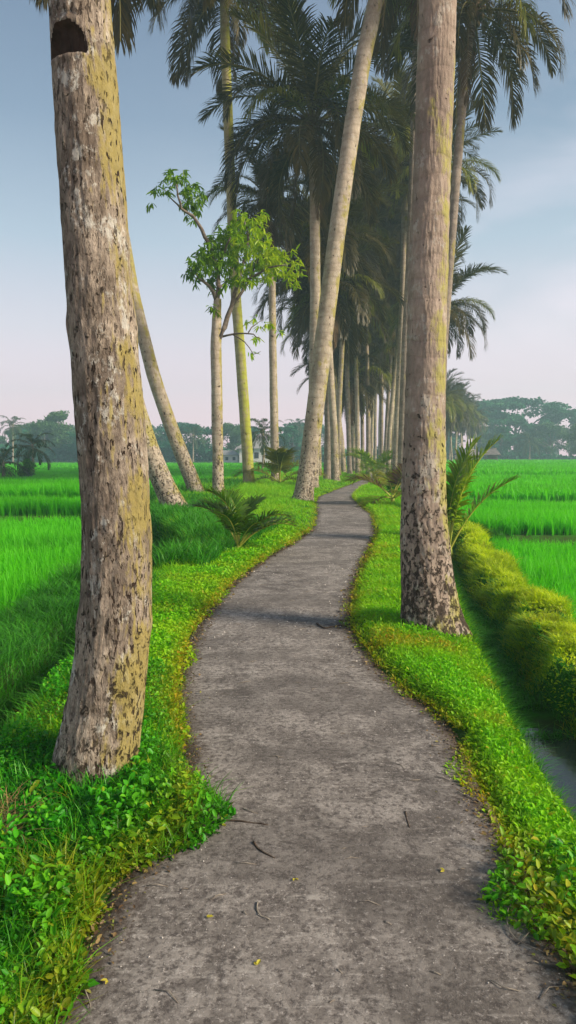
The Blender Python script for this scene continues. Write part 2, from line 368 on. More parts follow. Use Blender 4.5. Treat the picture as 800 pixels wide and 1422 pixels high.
em = ramp_(t, math_(t, 'ADD', ed, math_(t, 'MULTIPLY', math_(t, 'SUBTRACT', f1, .5), .55)), [(.05, .85), (.30, 0)])
base = mix_(t, em, base, (.06,.040,.028))
h = math_(t, 'ADD', math_(t, 'MULTIPLY', f1, .6), math_(t, 'MULTIPLY', f2, .4)); h = math_(t, 'ADD', h, math_(t, 'MULTIPLY', b2, .8))
base = mix_(t, 1., base, (1.18,1.16,1.15), 'MULTIPLY')
pbr(t, o, base, .85, h, .8, .014, .35); M['path'] = m
ys = np.concatenate([np.arange(-8, 1, .5), np.arange(1, 40, .06), np.arange(40, 130, 1.)]); us = np.linspace(0, 1, 21)
Y2, U2 = np.meshgrid(ys, us, indexing='ij')
ll = pL(Y2)-.07+vnoise(Y2*3, 0, 5)*.02; rr = pR(Y2)+.07+vnoise(Y2*3, 9, 5)*.02
X2 = ll+(rr-ll)*U2
Z2 = .002+.012*(1-(2*U2-1)**2)+vnoise(X2*1.4, Y2*1.4, 8)*.004; Z2 = np.where((U2 == 0)|(U2 == 1), -.06, Z2)
I = (np.arange(len(ys)-1)[:, None]*21 + np.arange(20)[None]).ravel(); Q = np.stack([I, I+1, I+22, I+21], 1)
edge = np.minimum(X2-ll-.07, rr-.07-X2).clip(0, 1)
tag(link('path', npmesh('path', np.stack([X2, Y2, Z2], -1).reshape(-1, 3), Q, np.full(len(Q), 4), M['path'], attrs={'edge': edge.ravel()*2})), kind='structure')

# water in the channels
m, t, o = newmat('ditch_water'); tcn = t.nodes.new('ShaderNodeTexCoord')
nn = noise_(t, tcn.outputs['Object'], 6, 3)
b = pbr(t, o, mix_(t, noise_(t, tcn.outputs['Object'], 2.5, 4), (.03,.04,.03), (.09,.10,.08)), .12, nn, .12, .02, .6); M['water'] = m
def strip(name, fc, z, w_):
    ys = np.arange(-6, 45, .3); c_ = fc(ys)
    V = np.concatenate([np.stack([c_-w_, ys, ys*0+z], 1), np.stack([c_+w_, ys, ys*0+z], 1)]); n = len(ys); I = np.arange(n-1)
    tag(link(name, npmesh(name, V, np.stack([I, I+n, I+n+1, I+1], 1), np.full(n-1, 4), M['water'])), kind='structure')
strip('ditch_water', lambda y: dR(y)+.04+hw(y)*.3, -.43, .40)
strip('ditch_water', lambda y: dL(y), -.46, .25)

# ------------------------------------------------------------ blades and leaves (vectorised)
def blades(P, H, W, lean, dirn, rnd, dry=None, twist=None, nseg=3, droop=1.0):
    """P base (n,3); each blade rises H and leans by lean*H towards dirn, curving over"""
    n = len(P); ts = np.linspace(0, 1, nseg+1)
    dx, dy = np.cos(dirn), np.sin(dirn)
    fa = dirn+np.pi/2 + (twist if twist is not None else rng.normal(0, .5, n)); wx, wy = np.cos(fa), np.sin(fa)
    V = []; T = []
    for i, tt in enumerate(ts):
        off = lean*H*tt**2; zz_ = H*(tt - droop*.5*lean*tt**2*.6)
        c_ = P + np.stack([dx*off, dy*off, zz_], 1)
        if i < nseg:
            ww = W*.5*(1-.55*tt)*(.75+.5*min(tt*3, 1))
            V += [c_-np.stack([wx*ww, wy*ww, 0*ww], 1), c_+np.stack([wx*ww, wy*ww, 0*ww], 1)]; T += [tt, tt]
        else: V.append(c_); T.append(1.)
    k = 2*nseg+1
    V = np.stack(V, 1).reshape(-1, 3); base = np.arange(n)*k
    quads = [np.stack([base+2*i, base+2*i+1, base+2*i+3, base+2*i+2], 1) for i in range(nseg-1)]
    tri = np.stack([base+2*nseg-2, base+2*nseg-1, base+2*nseg], 1)
    loops = np.concatenate([np.concatenate(quads).ravel(), tri.ravel()]); cnt = np.concatenate([np.full(n*(nseg-1), 4), np.full(n, 3)])
    at_ = {'rnd': np.repeat(rnd, k), 't': np.tile(np.array(T), n), 'dry': np.repeat(dry if dry is not None else np.zeros(n), k)}
    return V, loops, cnt, at_
def leaves(P, L, W, yaw, pitch, roll, rnd, dry=None, fold=.25, mid=.45):
    """folded ovate leaves; P is the leaf's base"""
    n = len(P)
    d = np.stack([np.cos(yaw)*np.cos(pitch), np.sin(yaw)*np.cos(pitch), np.sin(pitch)], 1)
    s = np.stack([-np.sin(yaw), np.cos(yaw), 0*yaw], 1); u = np.cross(d, s)
    s2 = s*np.cos(roll)[:, None]+u*np.sin(roll)[:, None]; u2 = np.cross(d, s2)
    L = L[:, None]; W = W[:, None]
    f = lambda a_, b_, c_: P + d*L*a_ + s2*W*b_ + u2*W*c_
    vs_ = [f(0,0,0), f(mid*.5,.40,fold*.8), f(mid*1.45,.42,fold*.8), f(1,0,-.12), f(mid*1.45,-.42,fold*.8), f(mid*.5,-.40,fold*.8)]
    V = np.stack(vs_, 1).reshape(-1, 3); b_ = np.arange(n)*6
    q = np.concatenate([np.stack([b_, b_+1, b_+2, b_+3], 1), np.stack([b_, b_+3, b_+4, b_+5], 1)])
    return V, q.ravel(), np.full(len(q), 4), {'rnd': np.repeat(rnd, 6), 't': np.tile(np.array([0,.3,.7,1,.7,.3]), n), 'dry': np.repeat(dry if dry is not None else np.zeros(n), 6)}
def merge(parts):
    V, L_, C_, A = [], [], [], {}; b_ = 0
    for v, l, c_, a_ in parts:
        V.append(v); L_.append(l+b_); C_.append(c_); b_ += len(v)
        for k in a_: A.setdefault(k, []).append(a_[k])
    return np.concatenate(V), np.concatenate(L_), np.concatenate(C_), {k: np.concatenate(v) for k, v in A.items()}
def stuff(name, data, mat, label, cat, mats=None):
    V, l, c_, a_ = data
    return tag(link(name, npmesh(name, V, l, c_, mat, True, a_)), label, cat, kind='stuff')
def sample(n, y0, y1, xlo, xhi, p=1.0):
    """points with y density falling as y^-p, x between xlo(y) and xhi(y)"""
    u = rng.random(n*1)
    y = y0+(y1-y0)*u if p == 0 else (y0**(1-p)+(y1**(1-p)-y0**(1-p))*u)**(1/(1-p)) if p != 1 else y0*(y1/y0)**u
    a_, b_ = xlo(y), xhi(y); x = a_+(b_-a_)*rng.random(n)
    ok = (b_ > a_) & (np.abs(x) < .62*y+1.2)
    return x[ok], y[ok]
def on(x, y, dz=0): return np.stack([x, y, gz(x, y)+dz], 1)
MINY = 1.2

# rice fields
def rice(y0, y1, xlo, xhi, hill, nb, wid, label, h=RICE):
    gxs = np.arange(-45, 60, hill); gys = np.arange(y0, y1, hill)
    X, Y = np.meshgrid(gxs, gys); X = X.ravel()+rng.normal(0, hill*.16, X.size); Y = Y.ravel()+rng.normal(0, hill*.16, Y.size)
    ok = (X > xlo(Y)) & (X < xhi(Y)) & (np.abs(X) < .52*Y+1.5); X, Y = X[ok], Y[ok]
    hv = 1+.16*vnoise(X*.7, Y*.7, 2)
    X, Y, hv = np.repeat(X, nb), np.repeat(Y, nb), np.repeat(hv, nb); n = len(X)
    r = np.clip(np.repeat(rng.random(n//nb), nb)*.35+rng.random(n)*.5+.35*vnoise(X*.9, Y*.45, 3)+.15, 0, 1)
    P = on(X+rng.normal(0, hill*.17, n), Y+rng.normal(0, hill*.17, n), -.02)
    d = blades(P, h*hv*(.68+.42*rng.random(n)), wid*(.7+.6*rng.random(n)), .10+.55*rng.random(n)**1.6, rng.random(n)*6.283, r, nseg=3)
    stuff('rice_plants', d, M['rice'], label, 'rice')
bdl = lambda off: (lambda y: dL(y)-off); bdr = lambda off: (lambda y: dR(y)+off)
inf_l = lambda y: y*0-200; inf_r = lambda y: y*0+200
rice(3.2, 18.1, inf_l, bdl(1.15), .19, 24, .018, 'tall bright rice in the nearest paddy behind the thick leaning palm trunk')
rice(18.8, 20.8, inf_l, bdl(1.2), .17, 22, .018, 'narrow rice terrace above the nearest left paddy')
rice(21.4, 28, inf_l, bdl(1.2), .20, 18, .024, 'raised rice terrace on the left with a bright flat top edge')
rice(30, 75, inf_l, lambda y: dL(y)-1.2, .50, 12, .07, 'pale misty rice paddies far off on the left below the tree line', .42)
rice(3.5, 15.4, bdr(.98), inf_r, 0.19, 24, .018, 'bright rice in the nearest right paddy beyond the grassy mound')
rice(16.2, 22.6, bdr(1.1), inf_r, .18, 20, .020, 'second rice terrace on the right with a dark front of stems')
rice(23.6, 42, bdr(1.1), inf_r, .32, 15, .042, 'third rice terrace on the right')
rice(43.3, 72, bdr(1.1), inf_r, .55, 12, .08, 'flat rice terrace on the right in front of the two huts')
rice(74, 125, bdr(1.1), inf_r, 1.1, 12, .17, 'thin misty strip of rice behind the two huts')
rice(76, 125, inf_l, lambda y: np.minimum(dL(y)-1.2, 8), 1.1, 12, .17, 'farthest hazy rice at the foot of the left tree line', .42)

# verge carpet, left: creeping broad leaves in front, finer further on
def dryness(x, y, s):
    e_ = np.minimum(np.abs(x-pL(y)), np.abs(pR(y)-x))
    return np.clip(np.exp(-e_/.06)*.9 + np.clip(vnoise(x*2.6, y*2.6, 4)-.35, 0, 1)*1.6*s + (rng.random(len(x)) < .05)*.6, 0, 1)*rng.random(len(x))**.5
def veg_edge(y): return pL(y)+.02+.05*vnoise(y*4, 0, 1)+.035*vnoise(y*13, 0, 7)*(y < 9)
def bulge(y):  # plants spread onto the path beside the big trunk
    return .22*np.exp(-((y-2.83)/.28)**2)+.05*np.exp(-((y-1.9)/.2)**2)+.03*vnoise(y*9, 0, 2)
x, y = sample(52000, MINY, 4.6, lambda y: dL(y)+.12, lambda y: veg_edge(y)+bulge(y), .6)
n = len(x); z0 = on(x, y)
edge_h = np.clip((veg_edge(y)+bulge(y)-x)/.12, .15, 1)
hh = (.01+.13*rng.random(n)+.05*np.clip(vnoise(x*7, y*7, 3), -.5, 1))*edge_h
hh = hh*(1-.65*np.exp(-(((x+.87)/.30)**2+((y-2.98)/.24)**2)))
hh = hh*np.where(vnoise(x*9, y*9, 8) < -.25, .35, 1.)
P = z0.copy(); P[:, 2] = np.maximum(P[:, 2], .0)*(x > dL(y)+.4)+P[:, 2]*(x <= dL(y)+.4)+hh
L_ = .9*(.012+.022*rng.random(n)**1.6)*np.where(vnoise(x*2.2, y*2.2, 15) > .15, 1.35, 1.)*np.where(rng.random(n) < .03, 1.5, 1)
A1 = leaves(P, L_, L_*(.42+.28*rng.random(n)), rng.random(n)*6.283, rng.normal(.3, .55, n), rng.normal(0, .5, n), np.clip(rng.random(n)*.65+hh*2.4, 0, 1), dryness(x, y, .25)*.8)  # low leaves take darker colours, painting shade into the gaps
n = 26000; x, y = sample(n, MINY, 4.6, lambda y: dL(y)+.1, lambda y: veg_edge(y)+bulge(y)-.02, .6); n = len(x)
A2 = blades(on(x, y), .05+.11*rng.random(n), np.full(n, .0045), .3+.9*rng.random(n), rng.random(n)*6.283, rng.random(n), dryness(x, y, 1)*.8)
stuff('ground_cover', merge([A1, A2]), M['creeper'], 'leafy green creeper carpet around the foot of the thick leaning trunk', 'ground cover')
# runners reaching over the path edge
# left verge further on
x, y = sample(60000, 3.4, 22, lambda y: np.maximum(dL(y)+.15, pL(y)-3), lambda y: veg_edge(y)+.05*vnoise(y*8, 0, 6), 1.3); n = len(x)
s_ = np.clip(y/6, .8, 3.2)
A1 = blades(on(x, y), (.035+.05*rng.random(n))*np.clip(s_, 1, 2)*np.clip((pL(y)-x)/.5, .5, 1.6), .006*s_, .4+.8*rng.random(n), rng.random(n)*6.283, np.clip(rng.random(n)*.7+.3*np.exp(-(pL(y)-x)/.5), 0, 1), dryness(x, y, .25), nseg=2)
x, y = sample(30000, 3.4, 14, lambda y: np.maximum(dL(y)+.3, pL(y)-1), lambda y: veg_edge(y), 1.3); n = len(x)
P = on(x, y); P[:, 2] += .01+.06*rng.random(n); L_ = (.018+.018*rng.random(n))*np.clip(y/6, 1, 2)
A2 = leaves(P, L_, L_*.6, rng.random(n)*6.283, rng.normal(.3, .5, n), rng.normal(0, .5, n), rng.random(n), dryness(x, y, .3))
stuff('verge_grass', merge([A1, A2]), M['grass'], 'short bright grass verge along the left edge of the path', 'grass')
x, y = sample(60000, 20, 75, lambda y: dL(y)+.1, lambda y: pL(y)+.03, 1.5); n = len(x)
A1 = blades(on(x, y), (.10+.14*rng.random(n))*np.clip((pL(y)-x)/1.2, .35, 1.6), .02*np.clip(y/22, 1, 4), .3+.7*rng.random(n), rng.random(n)*6.283, np.clip(rng.random(n)*.8+.1, 0, 1), dryness(x, y, .3)*.6, nseg=2)
stuff('verge_grass', A1, M['grass'], 'taller grass around the feet of the far palm row left of the path', 'grass')
# long grass on the ditch banks, left
x, y = sample(52000, 2.2, 16, lambda y: dL(y)-1.25, lambda y: dL(y)+.42, 1.1); n = len(x)
k = np.abs(x-dL(y)) > .13; x, y = x[k], y[k]; n = len(x)
A1 = blades(on(x, y), (.08+.16*rng.random(n))*(1+.5*vnoise(x*2, y*2, 5)), .006*np.clip(y/5, .9, 2.6), .5+.8*rng.random(n), rng.random(n)*6.283, rng.random(n), dryness(x, y, .2)*.4)
stuff('bank_grass', A1, M['bank'], 'long dark green grass on the left ditch bank', 'grass')
x, y = sample(34000, 9, 34, lambda y: dL(y)-1.25, lambda y: np.minimum(dL(y)+2.2, pL(y)-.5), .9); n = len(x)
A1 = blades(on(x, y), (.16+.26*rng.random(n))*(1+.5*vnoise(x*1.2, y*1.2, 5)), .014*np.clip(y/12, 1, 3), .3+.7*rng.random(n), rng.random(n)*6.283, rng.random(n), dryness(x, y, .2)*.4)
stuff('tall_grass', A1, M['bank'], 'tall weedy grass under the young palm and slanting trunks on the left', 'grass')
# right verge
def er(y): return pR(y)-.03-.05*vnoise(y*5, 3, 1)-.035*vnoise(y*14, 3, 4)*(y < 9)-.10*np.exp(-((y-3.3)/.16)**2)+.05*np.exp(-((y-3.7)/.2)**2)-.14*np.exp(-((y-2.28)/.16)**2)
x, y = sample(90000, MINY, 24, er, lambda y: dR(y)-.2-hw(y)*.25, 1.35); n = len(x)
s_ = np.clip(y/4.5, .8, 4)
A1 = blades(on(x, y), (.030+.06*rng.random(n))*np.clip(s_, 1, 1.8)*np.clip((x-pR(y))/.15, .45, 1), .0048*s_, .4+.9*rng.random(n), rng.random(n)*6.283, np.clip(rng.random(n)*.85, 0, 1), dryness(x, y, .55), nseg=2)
x, y = sample(42000, MINY, 14, er, lambda y: dR(y)-.2-hw(y)*.25, 1.25); n = len(x)
P = on(x, y); P[:, 2] += (.008+.055*rng.random(n))*np.clip((x-pR(y))/.15, .3, 1); L_ = (.014+.018*rng.random(n))*np.clip(y/5, 1, 2.2)
A2 = leaves(P, L_, L_*.55, rng.random(n)*6.283, rng.normal(.3, .5, n), rng.normal(0, .5, n), rng.random(n), dryness(x, y, 1.))
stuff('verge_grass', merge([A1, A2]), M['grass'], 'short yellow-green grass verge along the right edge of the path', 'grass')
x, y = sample(5500, MINY, 2.6, lambda y: pR(y)-.05-.14*np.exp(-((y-2.28)/.16)**2), lambda y: dR(y)-.1, .5); n = len(x)
P = on(x, y); P[:, 2] += .02+.08*rng.random(n); L_ = .018+.022*rng.random(n)
stuff('ground_cover', leaves(P, L_, L_*.6, rng.random(n)*6.283, rng.normal(.3, .5, n), rng.normal(0, .5, n), rng.random(n), dryness(x, y, .5)), M['creeper'], 'leafy creeper at the bottom right corner of the path', 'ground cover')
x, y = sample(40000, 22, 80, lambda y: pR(y)-.02, lambda y: dR(y)+.9, 1.5); n = len(x)
A1 = blades(on(x, y), .09+.13*rng.random(n), .02*np.clip(y/22, 1, 4), .3+.7*rng.random(n), rng.random(n)*6.283, rng.random(n), dryness(x, y, .3)*.6, nseg=2)
stuff('verge_grass', A1, M['grass'], 'grass under the far palms right of the path', 'grass')
# mound (bund) between the right ditch and the paddy: domed tufts
x, y = sample(15000, 2.6, 26, lambda y: dR(y)+.14+hw(y)*.6+wig(y)*.5, lambda y: dR(y)+.90+hw(y)*.5+wig(y), 1.2)
lump = .6*vnoise(x*2.3, y*2.3, 6)+.7*vnoise(x*6.5, y*6.5, 2); ok = (vnoise(x*5.0, y*5.0, 9) > -.12); x, y, lump = x[ok], y[ok], lump[ok]
nb = 16; X = np.repeat(x, nb); Y = np.repeat(y, nb); n = len(X); ang = rng.random(n)*6.283; q = np.sqrt(rng.random(n)); rad = .06*q
X = X+np.cos(ang)*rad; Y = Y+np.sin(ang)*rad
ht = (.03+.09*rng.random(len(x))**2+.03*np.clip(lump, 0, 1))*np.clip(y/6, .9, 1.6)
A1 = blades(on(X, Y), np.repeat(ht, nb)*(.7+.6*rng.random(n)), .005*np.clip(Y/5, .9, 3), .3+1.1*rng.random(n), rng.random(n)*6.283, np.clip(.5+.55*np.repeat(lump, nb)+np.repeat(rng.normal(0, .18, len(x)), nb)+rng.normal(0, .15, n), 0, 1), np.clip(np.repeat(vnoise(x*2.6, y*2.6, 12)-.32+rng.normal(0, .1, len(x)), nb)*1.2, 0, .9)*rng.random(n))
x, y = sample(15000, 2.6, 20, lambda y: dR(y)+.16+hw(y)*.6+wig(y)*.5, lambda y: dR(y)+.86+hw(y)*.5+wig(y), 1.2); n = len(x)
P = on(x, y); P[:, 2] += .01+.07*rng.random(n); L_ = (.014+.02*rng.random(n))*np.clip(y/5, 1, 2.4)
A2 = leaves(P, L_, L_*.55, rng.random(n)*6.283, rng.normal(.3, .5, n), rng.normal(0, .5, n), np.clip(.5+.6*vnoise(x*2.3, y*2.3, 6)+rng.normal(0, .25, n), 0, 1), np.clip(vnoise(x*3, y*3, 12)-.2, 0, .8)*rng.random(n))
A1 = merge([A1, A2])
stuff('mound_grass', A1, M['mound'], 'yellow-green tufted mound between the right ditch and the paddy', 'grass')
x, y = sample(34000, 2.2, 20, lambda y: dR(y)-.34-hw(y)*.25, lambda y: dR(y)+.36+hw(y)*.6+wig(y)*.5, 1.1)
k = (y > 5.0+.3*np.sin(y*9)) | (x < dR(y)-.18-hw(y)*.22) | (x > dR(y)+.14+hw(y)*.6+wig(y)*.5); x, y = x[k], y[k]; n = len(x)
A1 = blades(on(x, y), .04+.10*rng.random(n)**1.3, .0055*np.clip(y/5, .9, 2.6), .4+1.3*rng.random(n), np.where(x > dR(y), np.pi, 0)+rng.normal(0, 1.3, n), rng.random(n)*.8, dryness(x, y, .4)*.5)
stuff('bank_grass', A1, M['bank'], 'dark grass hanging over the water of the right ditch', 'grass')
# weedy grass beyond the mound, in front of the terraces
x, y = sample(16000, 11, 17, lambda y: dR(y)+.8, lambda y: dR(y)+1.6, .8); n = len(x)
A1 = blades(on(x, y), .12+.16*rng.random(n), .012+0*x, .4+.8*rng.random(n), rng.random(n)*6.283, rng.random(n), None)
stuff('tall_grass', A1, M['bank'], 'weeds at the corner of the right paddy behind the ringed trunk', 'grass')
# dry straw clump at the left border
c0 = gnd(2, 1190); n = 420; ang = rng.random(n)*6.283; rad = .20*np.sqrt(rng.random(n))
P = np.stack([c0.x-.03+np.cos(ang)*rad*.6, c0.y+np.sin(ang)*rad, .03+.07*rng.random(n)], 1)
stuff('dry_grass', blades(P, .05+.10*rng.random(n), np.full(n, .004), .8+rng.random(n), rng.random(n)*6.283, rng.random(n)), M['straw'], 'clump of dry brown grass at the left edge', 'dry grass')

# ------------------------------------------------------------ palms
def frond_mesh(name, elev, length, lm, rm, seed, nleaf=82, leaflen=1.08, sag=1.0, wid=.052, hang=.5, stalk=.16, tears=.0):
    r_ = np.random.default_rng(seed)
    npts = 14; pts = [np.zeros(3)]; a_ = R(elev); ds = length/(npts-1); bend = r_.normal(0, .25)
    az = 0.
    for i in range(npts-1):
        k = i/(npts-1); a_ -= sag*R(3+9.5*k)*(1 if a_ > R(-80) else 0) ; az += bend*.05
        pts.append(pts[-1]+ds*np.array([math.cos(a_)*math.cos(az), math.cos(a_)*math.sin(az), math.sin(a_)]))
    pts = np.array(pts)
    mb = MB(); mb.tube(pts, [.045*(1-.85*i/(npts-1))*length/4.5+.004 for i in range(npts)], 4, 1)
    rv = np.array(mb.v); k0 = len(rv)
    ts = np.linspace(stalk, .985, nleaf); ts = np.concatenate([ts, ts+.004]); sd_ = np.concatenate([np.ones(nleaf), -np.ones(nleaf)])
    keep = r_.random(len(ts)) > tears*(.3+.7*ts); ts, sd_ = ts[keep], sd_[keep]; n = len(ts)
    s_ = ts*(npts-1); i0 = np.minimum(s_.astype(int), npts-2); fr = (s_-i0)[:, None]
    P = pts[i0]*(1-fr)+pts[i0+1]*fr; T = pts[i0+1]-pts[i0]; T /= np.linalg.norm(T, axis=1)[:, None]
    up = np.tile([0,0,1.], (n, 1)); sidev = np.cross(T, up); sidev /= np.linalg.norm(sidev, axis=1)[:, None]+1e-6
    nn_ = np.cross(sidev, T)
    u = (ts-stalk)/(1-stalk)
    L = leaflen*(.35+.65*np.sin(np.pi*np.clip(u*.8+.16, 0, 1))**.8)*(.88+.24*r_.random(n)); L = L*np.where(u > .93, .75, 1)
    sweep = .35+.9*u+r_.normal(0, .10, n)
    D = T*np.sin(sweep)[:, None]+sidev*(sd_*np.cos(sweep))[:, None]+nn_*(.28+r_.normal(0, .12, n))[:, None]
    D /= np.linalg.norm(D, axis=1)[:, None]
    hg = (hang*(.7+.6*r_.random(n)))[:, None]
    Lc = L[:, None]; down = np.array([0,0,-1.])
    p1 = P+D*Lc*.38+down*hg*Lc*.06; d2 = D+down*hg*1.0; d2 /= np.linalg.norm(d2, axis=1)[:, None]
    p2 = p1+d2*Lc*.34; d3 = d2+down*hg*1.7; d3 /= np.linalg.norm(d3, axis=1)[:, None]; p3 = p2+d3*Lc*.30
    W = np.cross(D, nn_); W /= np.linalg.norm(W, axis=1)[:, None]; w_ = (wid*(.8+.4*r_.random(n)))[:, None]/2
    V = np.stack([P-W*w_*.5, P+W*w_*.5, p1-W*w_, p1+W*w_, p2-W*w_*.75, p2+W*w_*.75, p3], 1).reshape(-1, 3)
    b_ = k0+np.arange(n)*7
    quads = np.concatenate([np.stack([b_+2*i, b_+2*i+1, b_+2*i+3, b_+2*i+2], 1) for i in range(2)]); tri = np.stack([b_+4, b_+5, b_+6], 1)
    loops = np.concatenate([np.array([i for f in mb.f for i in f]), quads.ravel(), tri.ravel()])
    cnt = np.concatenate([[len(f) for f in mb.f], np.full(len(quads), 4), np.full(n, 3)])
    rn = np.clip(.45+r_.normal(0, .12)+r_.normal(0, .2, n), 0, 1)
    at_ = {'rnd': np.concatenate([np.zeros(k0), np.repeat(rn, 7)]), 't': np.concatenate([np.zeros(k0), np.tile([0,0,.4,.4,.75,.75,1], n)]), 'dry': np.zeros(k0+7*n)}
    mi = np.concatenate([np.ones(len(mb.f)), np.zeros(len(quads)+n)])
    return npmesh(name, np.concatenate([rv, V]), loops, cnt, [lm, rm], False, at_, mi)
ELEV = [78, 58, 38, 18, -4, -28]
FR = {}
for i, e_ in enumerate(ELEV):
    FR[i] = [frond_mesh('frond', e_, [5.0,5.0,4.8,4.6,4.4,4.2][i], M['frond' if i < 3 else 'frond_dk'], M['rachis'], 10*i+k, hang=[.15,.22,.32,.45,.6,.75][i], tears=.05*i, sag=[.6,.85,1.0,1.05,1.,.8][i]*(.85+.3*(k % 2))) for k in range(3)]
FRY = [frond_mesh('frond', e_, 4.4, M['frond_yl'], M['rachis'], 70+e_, hang=.7) for e_ in (30, 5)]
FRD = [frond_mesh('frond', -50, 3.6, M['frond_br'], M['rachis_br'], 90+k, hang=1.0, sag=1.2, tears=.35, wid=.035, leaflen=.7) for k in range(2)]
FFAR = [frond_mesh('frond', e_, 4.4, M['frond_far'], M['rachis'], 120+e_, nleaf=22, wid=.12, hang=.7) for e_ in (65, 40, 15, -12)]

def nutmesh(name):
    mb = MB(); rr_ = [0, .07, .11, .12, .10, .05, 0]; zz_ = [.14, .11, .05, -.02, -.09, -.13, -.14]
    for z_, r2 in zip(zz_, rr_):
        for k in range(8): mb.v.append((math.cos(k*math.pi/4)*(r2+.002), math.sin(k*math.pi/4)*(r2+.002), z_))
    for i in range(6):
        for k in range(8): mb.f.append((i*8+k, i*8+(k+1) % 8, (i+1)*8+(k+1) % 8, (i+1)*8+k)); mb.m.append(0)
    return mb.mesh(name, M['coconut'])
NUT = nutmesh('coconut')
def heart_mesh():
    mb = MB(); r_ = random.Random(5)
    mb.tube([(0,0,-.55), (0,0,-.2), (0,0,.1), (0,0,.5)], [.17, .30, .26, .06], 10)
    for k in range(26):
        an = r_.random()*6.28; e_ = r_.uniform(-.6, 1.1); p = Vector((math.cos(an)*.2, math.sin(an)*.2, r_.uniform(-.3, .15)))
        mb.tube([p, p+Vector((math.cos(an), math.sin(an), e_))*.35, p+Vector((math.cos(an)*1.3, math.sin(an)*1.3, e_-.6))*.55], [.03, .02, .006], 4)
    return mb.mesh('leaf_sheath', M['fibre'])
HEART = heart_mesh()

def trunk_mesh(pts, rad, base, nseg=12, nring=40, mat='bark3', rough=.03, seed=0., flare=.35, extra=None, name='trunk'):
    """pts world centreline (bottom to top), smooth-interpolated; ring scars and swelling are in the mesh"""
    pts = np.array([tuple(p) for p in pts]); rad = np.array(rad, float)
    s = np.concatenate([[0], np.cumsum(np.linalg.norm(np.diff(pts, axis=0), axis=1))])
    if np.ndim(nring): q = nring*s[-1]
    else: q = np.linspace(0, s[-1], nring)
    k = np.array([np.interp(q, s, pts[:, i]) for i in range(3)]).T; r_ = np.interp(q, s, rad)
    ker = max(3, int(len(q)*.06)) | 1; pad = ker//2          # smooth the polyline
    def smooth(a_):
        ap = np.concatenate([2*a_[0]-a_[pad:0:-1], a_, 2*a_[-1]-a_[-2:-pad-2:-1]]); return np.convolve(ap, np.ones(ker)/ker, 'valid')
    if not np.ndim(nring): k = np.stack([smooth(k[:, i]) for i in range(3)], 1)
    r_ = r_*(1+flare*np.exp(-q/.22))
    T = np.gradient(k, axis=0); T /= np.linalg.norm(T, axis=1)[:, None]
    an = np.linspace(0, 2*np.pi, nseg, endpoint=False)
    U = np.cross(np.tile([0,1.,0], (len(q), 1)), T); U /= np.linalg.norm(U, axis=1)[:, None]; Wv = np.cross(T, U)
    ca, sa = np.cos(an)[None], np.sin(an)[None]; rr_ = r_[:, None]; qq = q[:, None]
    d = 1+rough*(vnoise(ca*1.6+seed, sa*1.6, qq*1.4)+.5*vnoise(ca*5+seed, sa*5, qq*5))
    if nseg > 60:
        d = d+.022*vnoise(ca*11+seed, sa*11, qq*14)+.014*vnoise(ca*26+seed, sa*26, qq*22)
    if extra: d = extra(d, k, ca, sa, qq, rr_)
    co = k[:, None, :]+(U[:, None, :]*ca[..., None]+Wv[:, None, :]*-sa[..., None])*(rr_*d)[..., None] - np.array(tuple(base))
    nr = len(q); V = co.reshape(-1, 3)
    I = (np.arange(nr-1)[:, None]*nseg+np.arange(nseg)[None]).ravel(); J = (np.arange(nr-1)[:, None]*nseg+(np.arange(nseg)+1)[None] % nseg).ravel()
    Q = np.stack([I, I+nseg, J+nseg, J], 1)
    return V, Q, nr
def build_trunk(name, *a_, mat='bark3', mats=None, midx=None, **k):
    V, Q, nr = trunk_mesh(*a_, **k)
    mi = midx(V, Q) if midx else None
    return npmesh(name, V, Q, np.full(len(Q), 4), mats or M[mat], True, None, mi)

def crown(root, top, n=24, size=1., seed=0, yellow=.16, dead=6, nuts=5, lo=5, spread=1., skip=None):
    """top local to root"""
    r_ = random.Random(seed); az = r_.random()*6.28
    link('leaf_sheath', HEART, root, top, (0, 0, r_.random()*6), size)
    n = int(n*1.45)
    for i in range(n):
        az += 2.3999; f = (i/n)**.9; lv = min(lo, int(f*(lo+1)*.999))
        me = r_.choice(FR[lv])
        if r_.random() < yellow and 1 < lv < 5: me = FRY[0 if lv < 4 else 1]
        s_ = size*r_.uniform(.88, 1.1)
        link('frond', me, root, top+Vector((math.cos(az)*.12, math.sin(az)*.12, -.25*f))*size, (r_.uniform(-.12, .12), r_.uniform(-.12, .12), az+r_.uniform(-.2, .2)), s_)
    for i in range(dead):
        az += 2.1; link('dead_frond', r_.choice(FRD), root, top+Vector((math.cos(az)*.15, math.sin(az)*.15, -.4))*size, (0, r_.uniform(-.1, .2), az), size*r_.uniform(.8, 1.05))
    for i in range(nuts):
        an = i*1.3+r_.random(); link('coconut', NUT, root, top+Vector((math.cos(an)*.36, math.sin(an)*.36, -.45-.15*r_.random()))*size, (0,0,0), size)

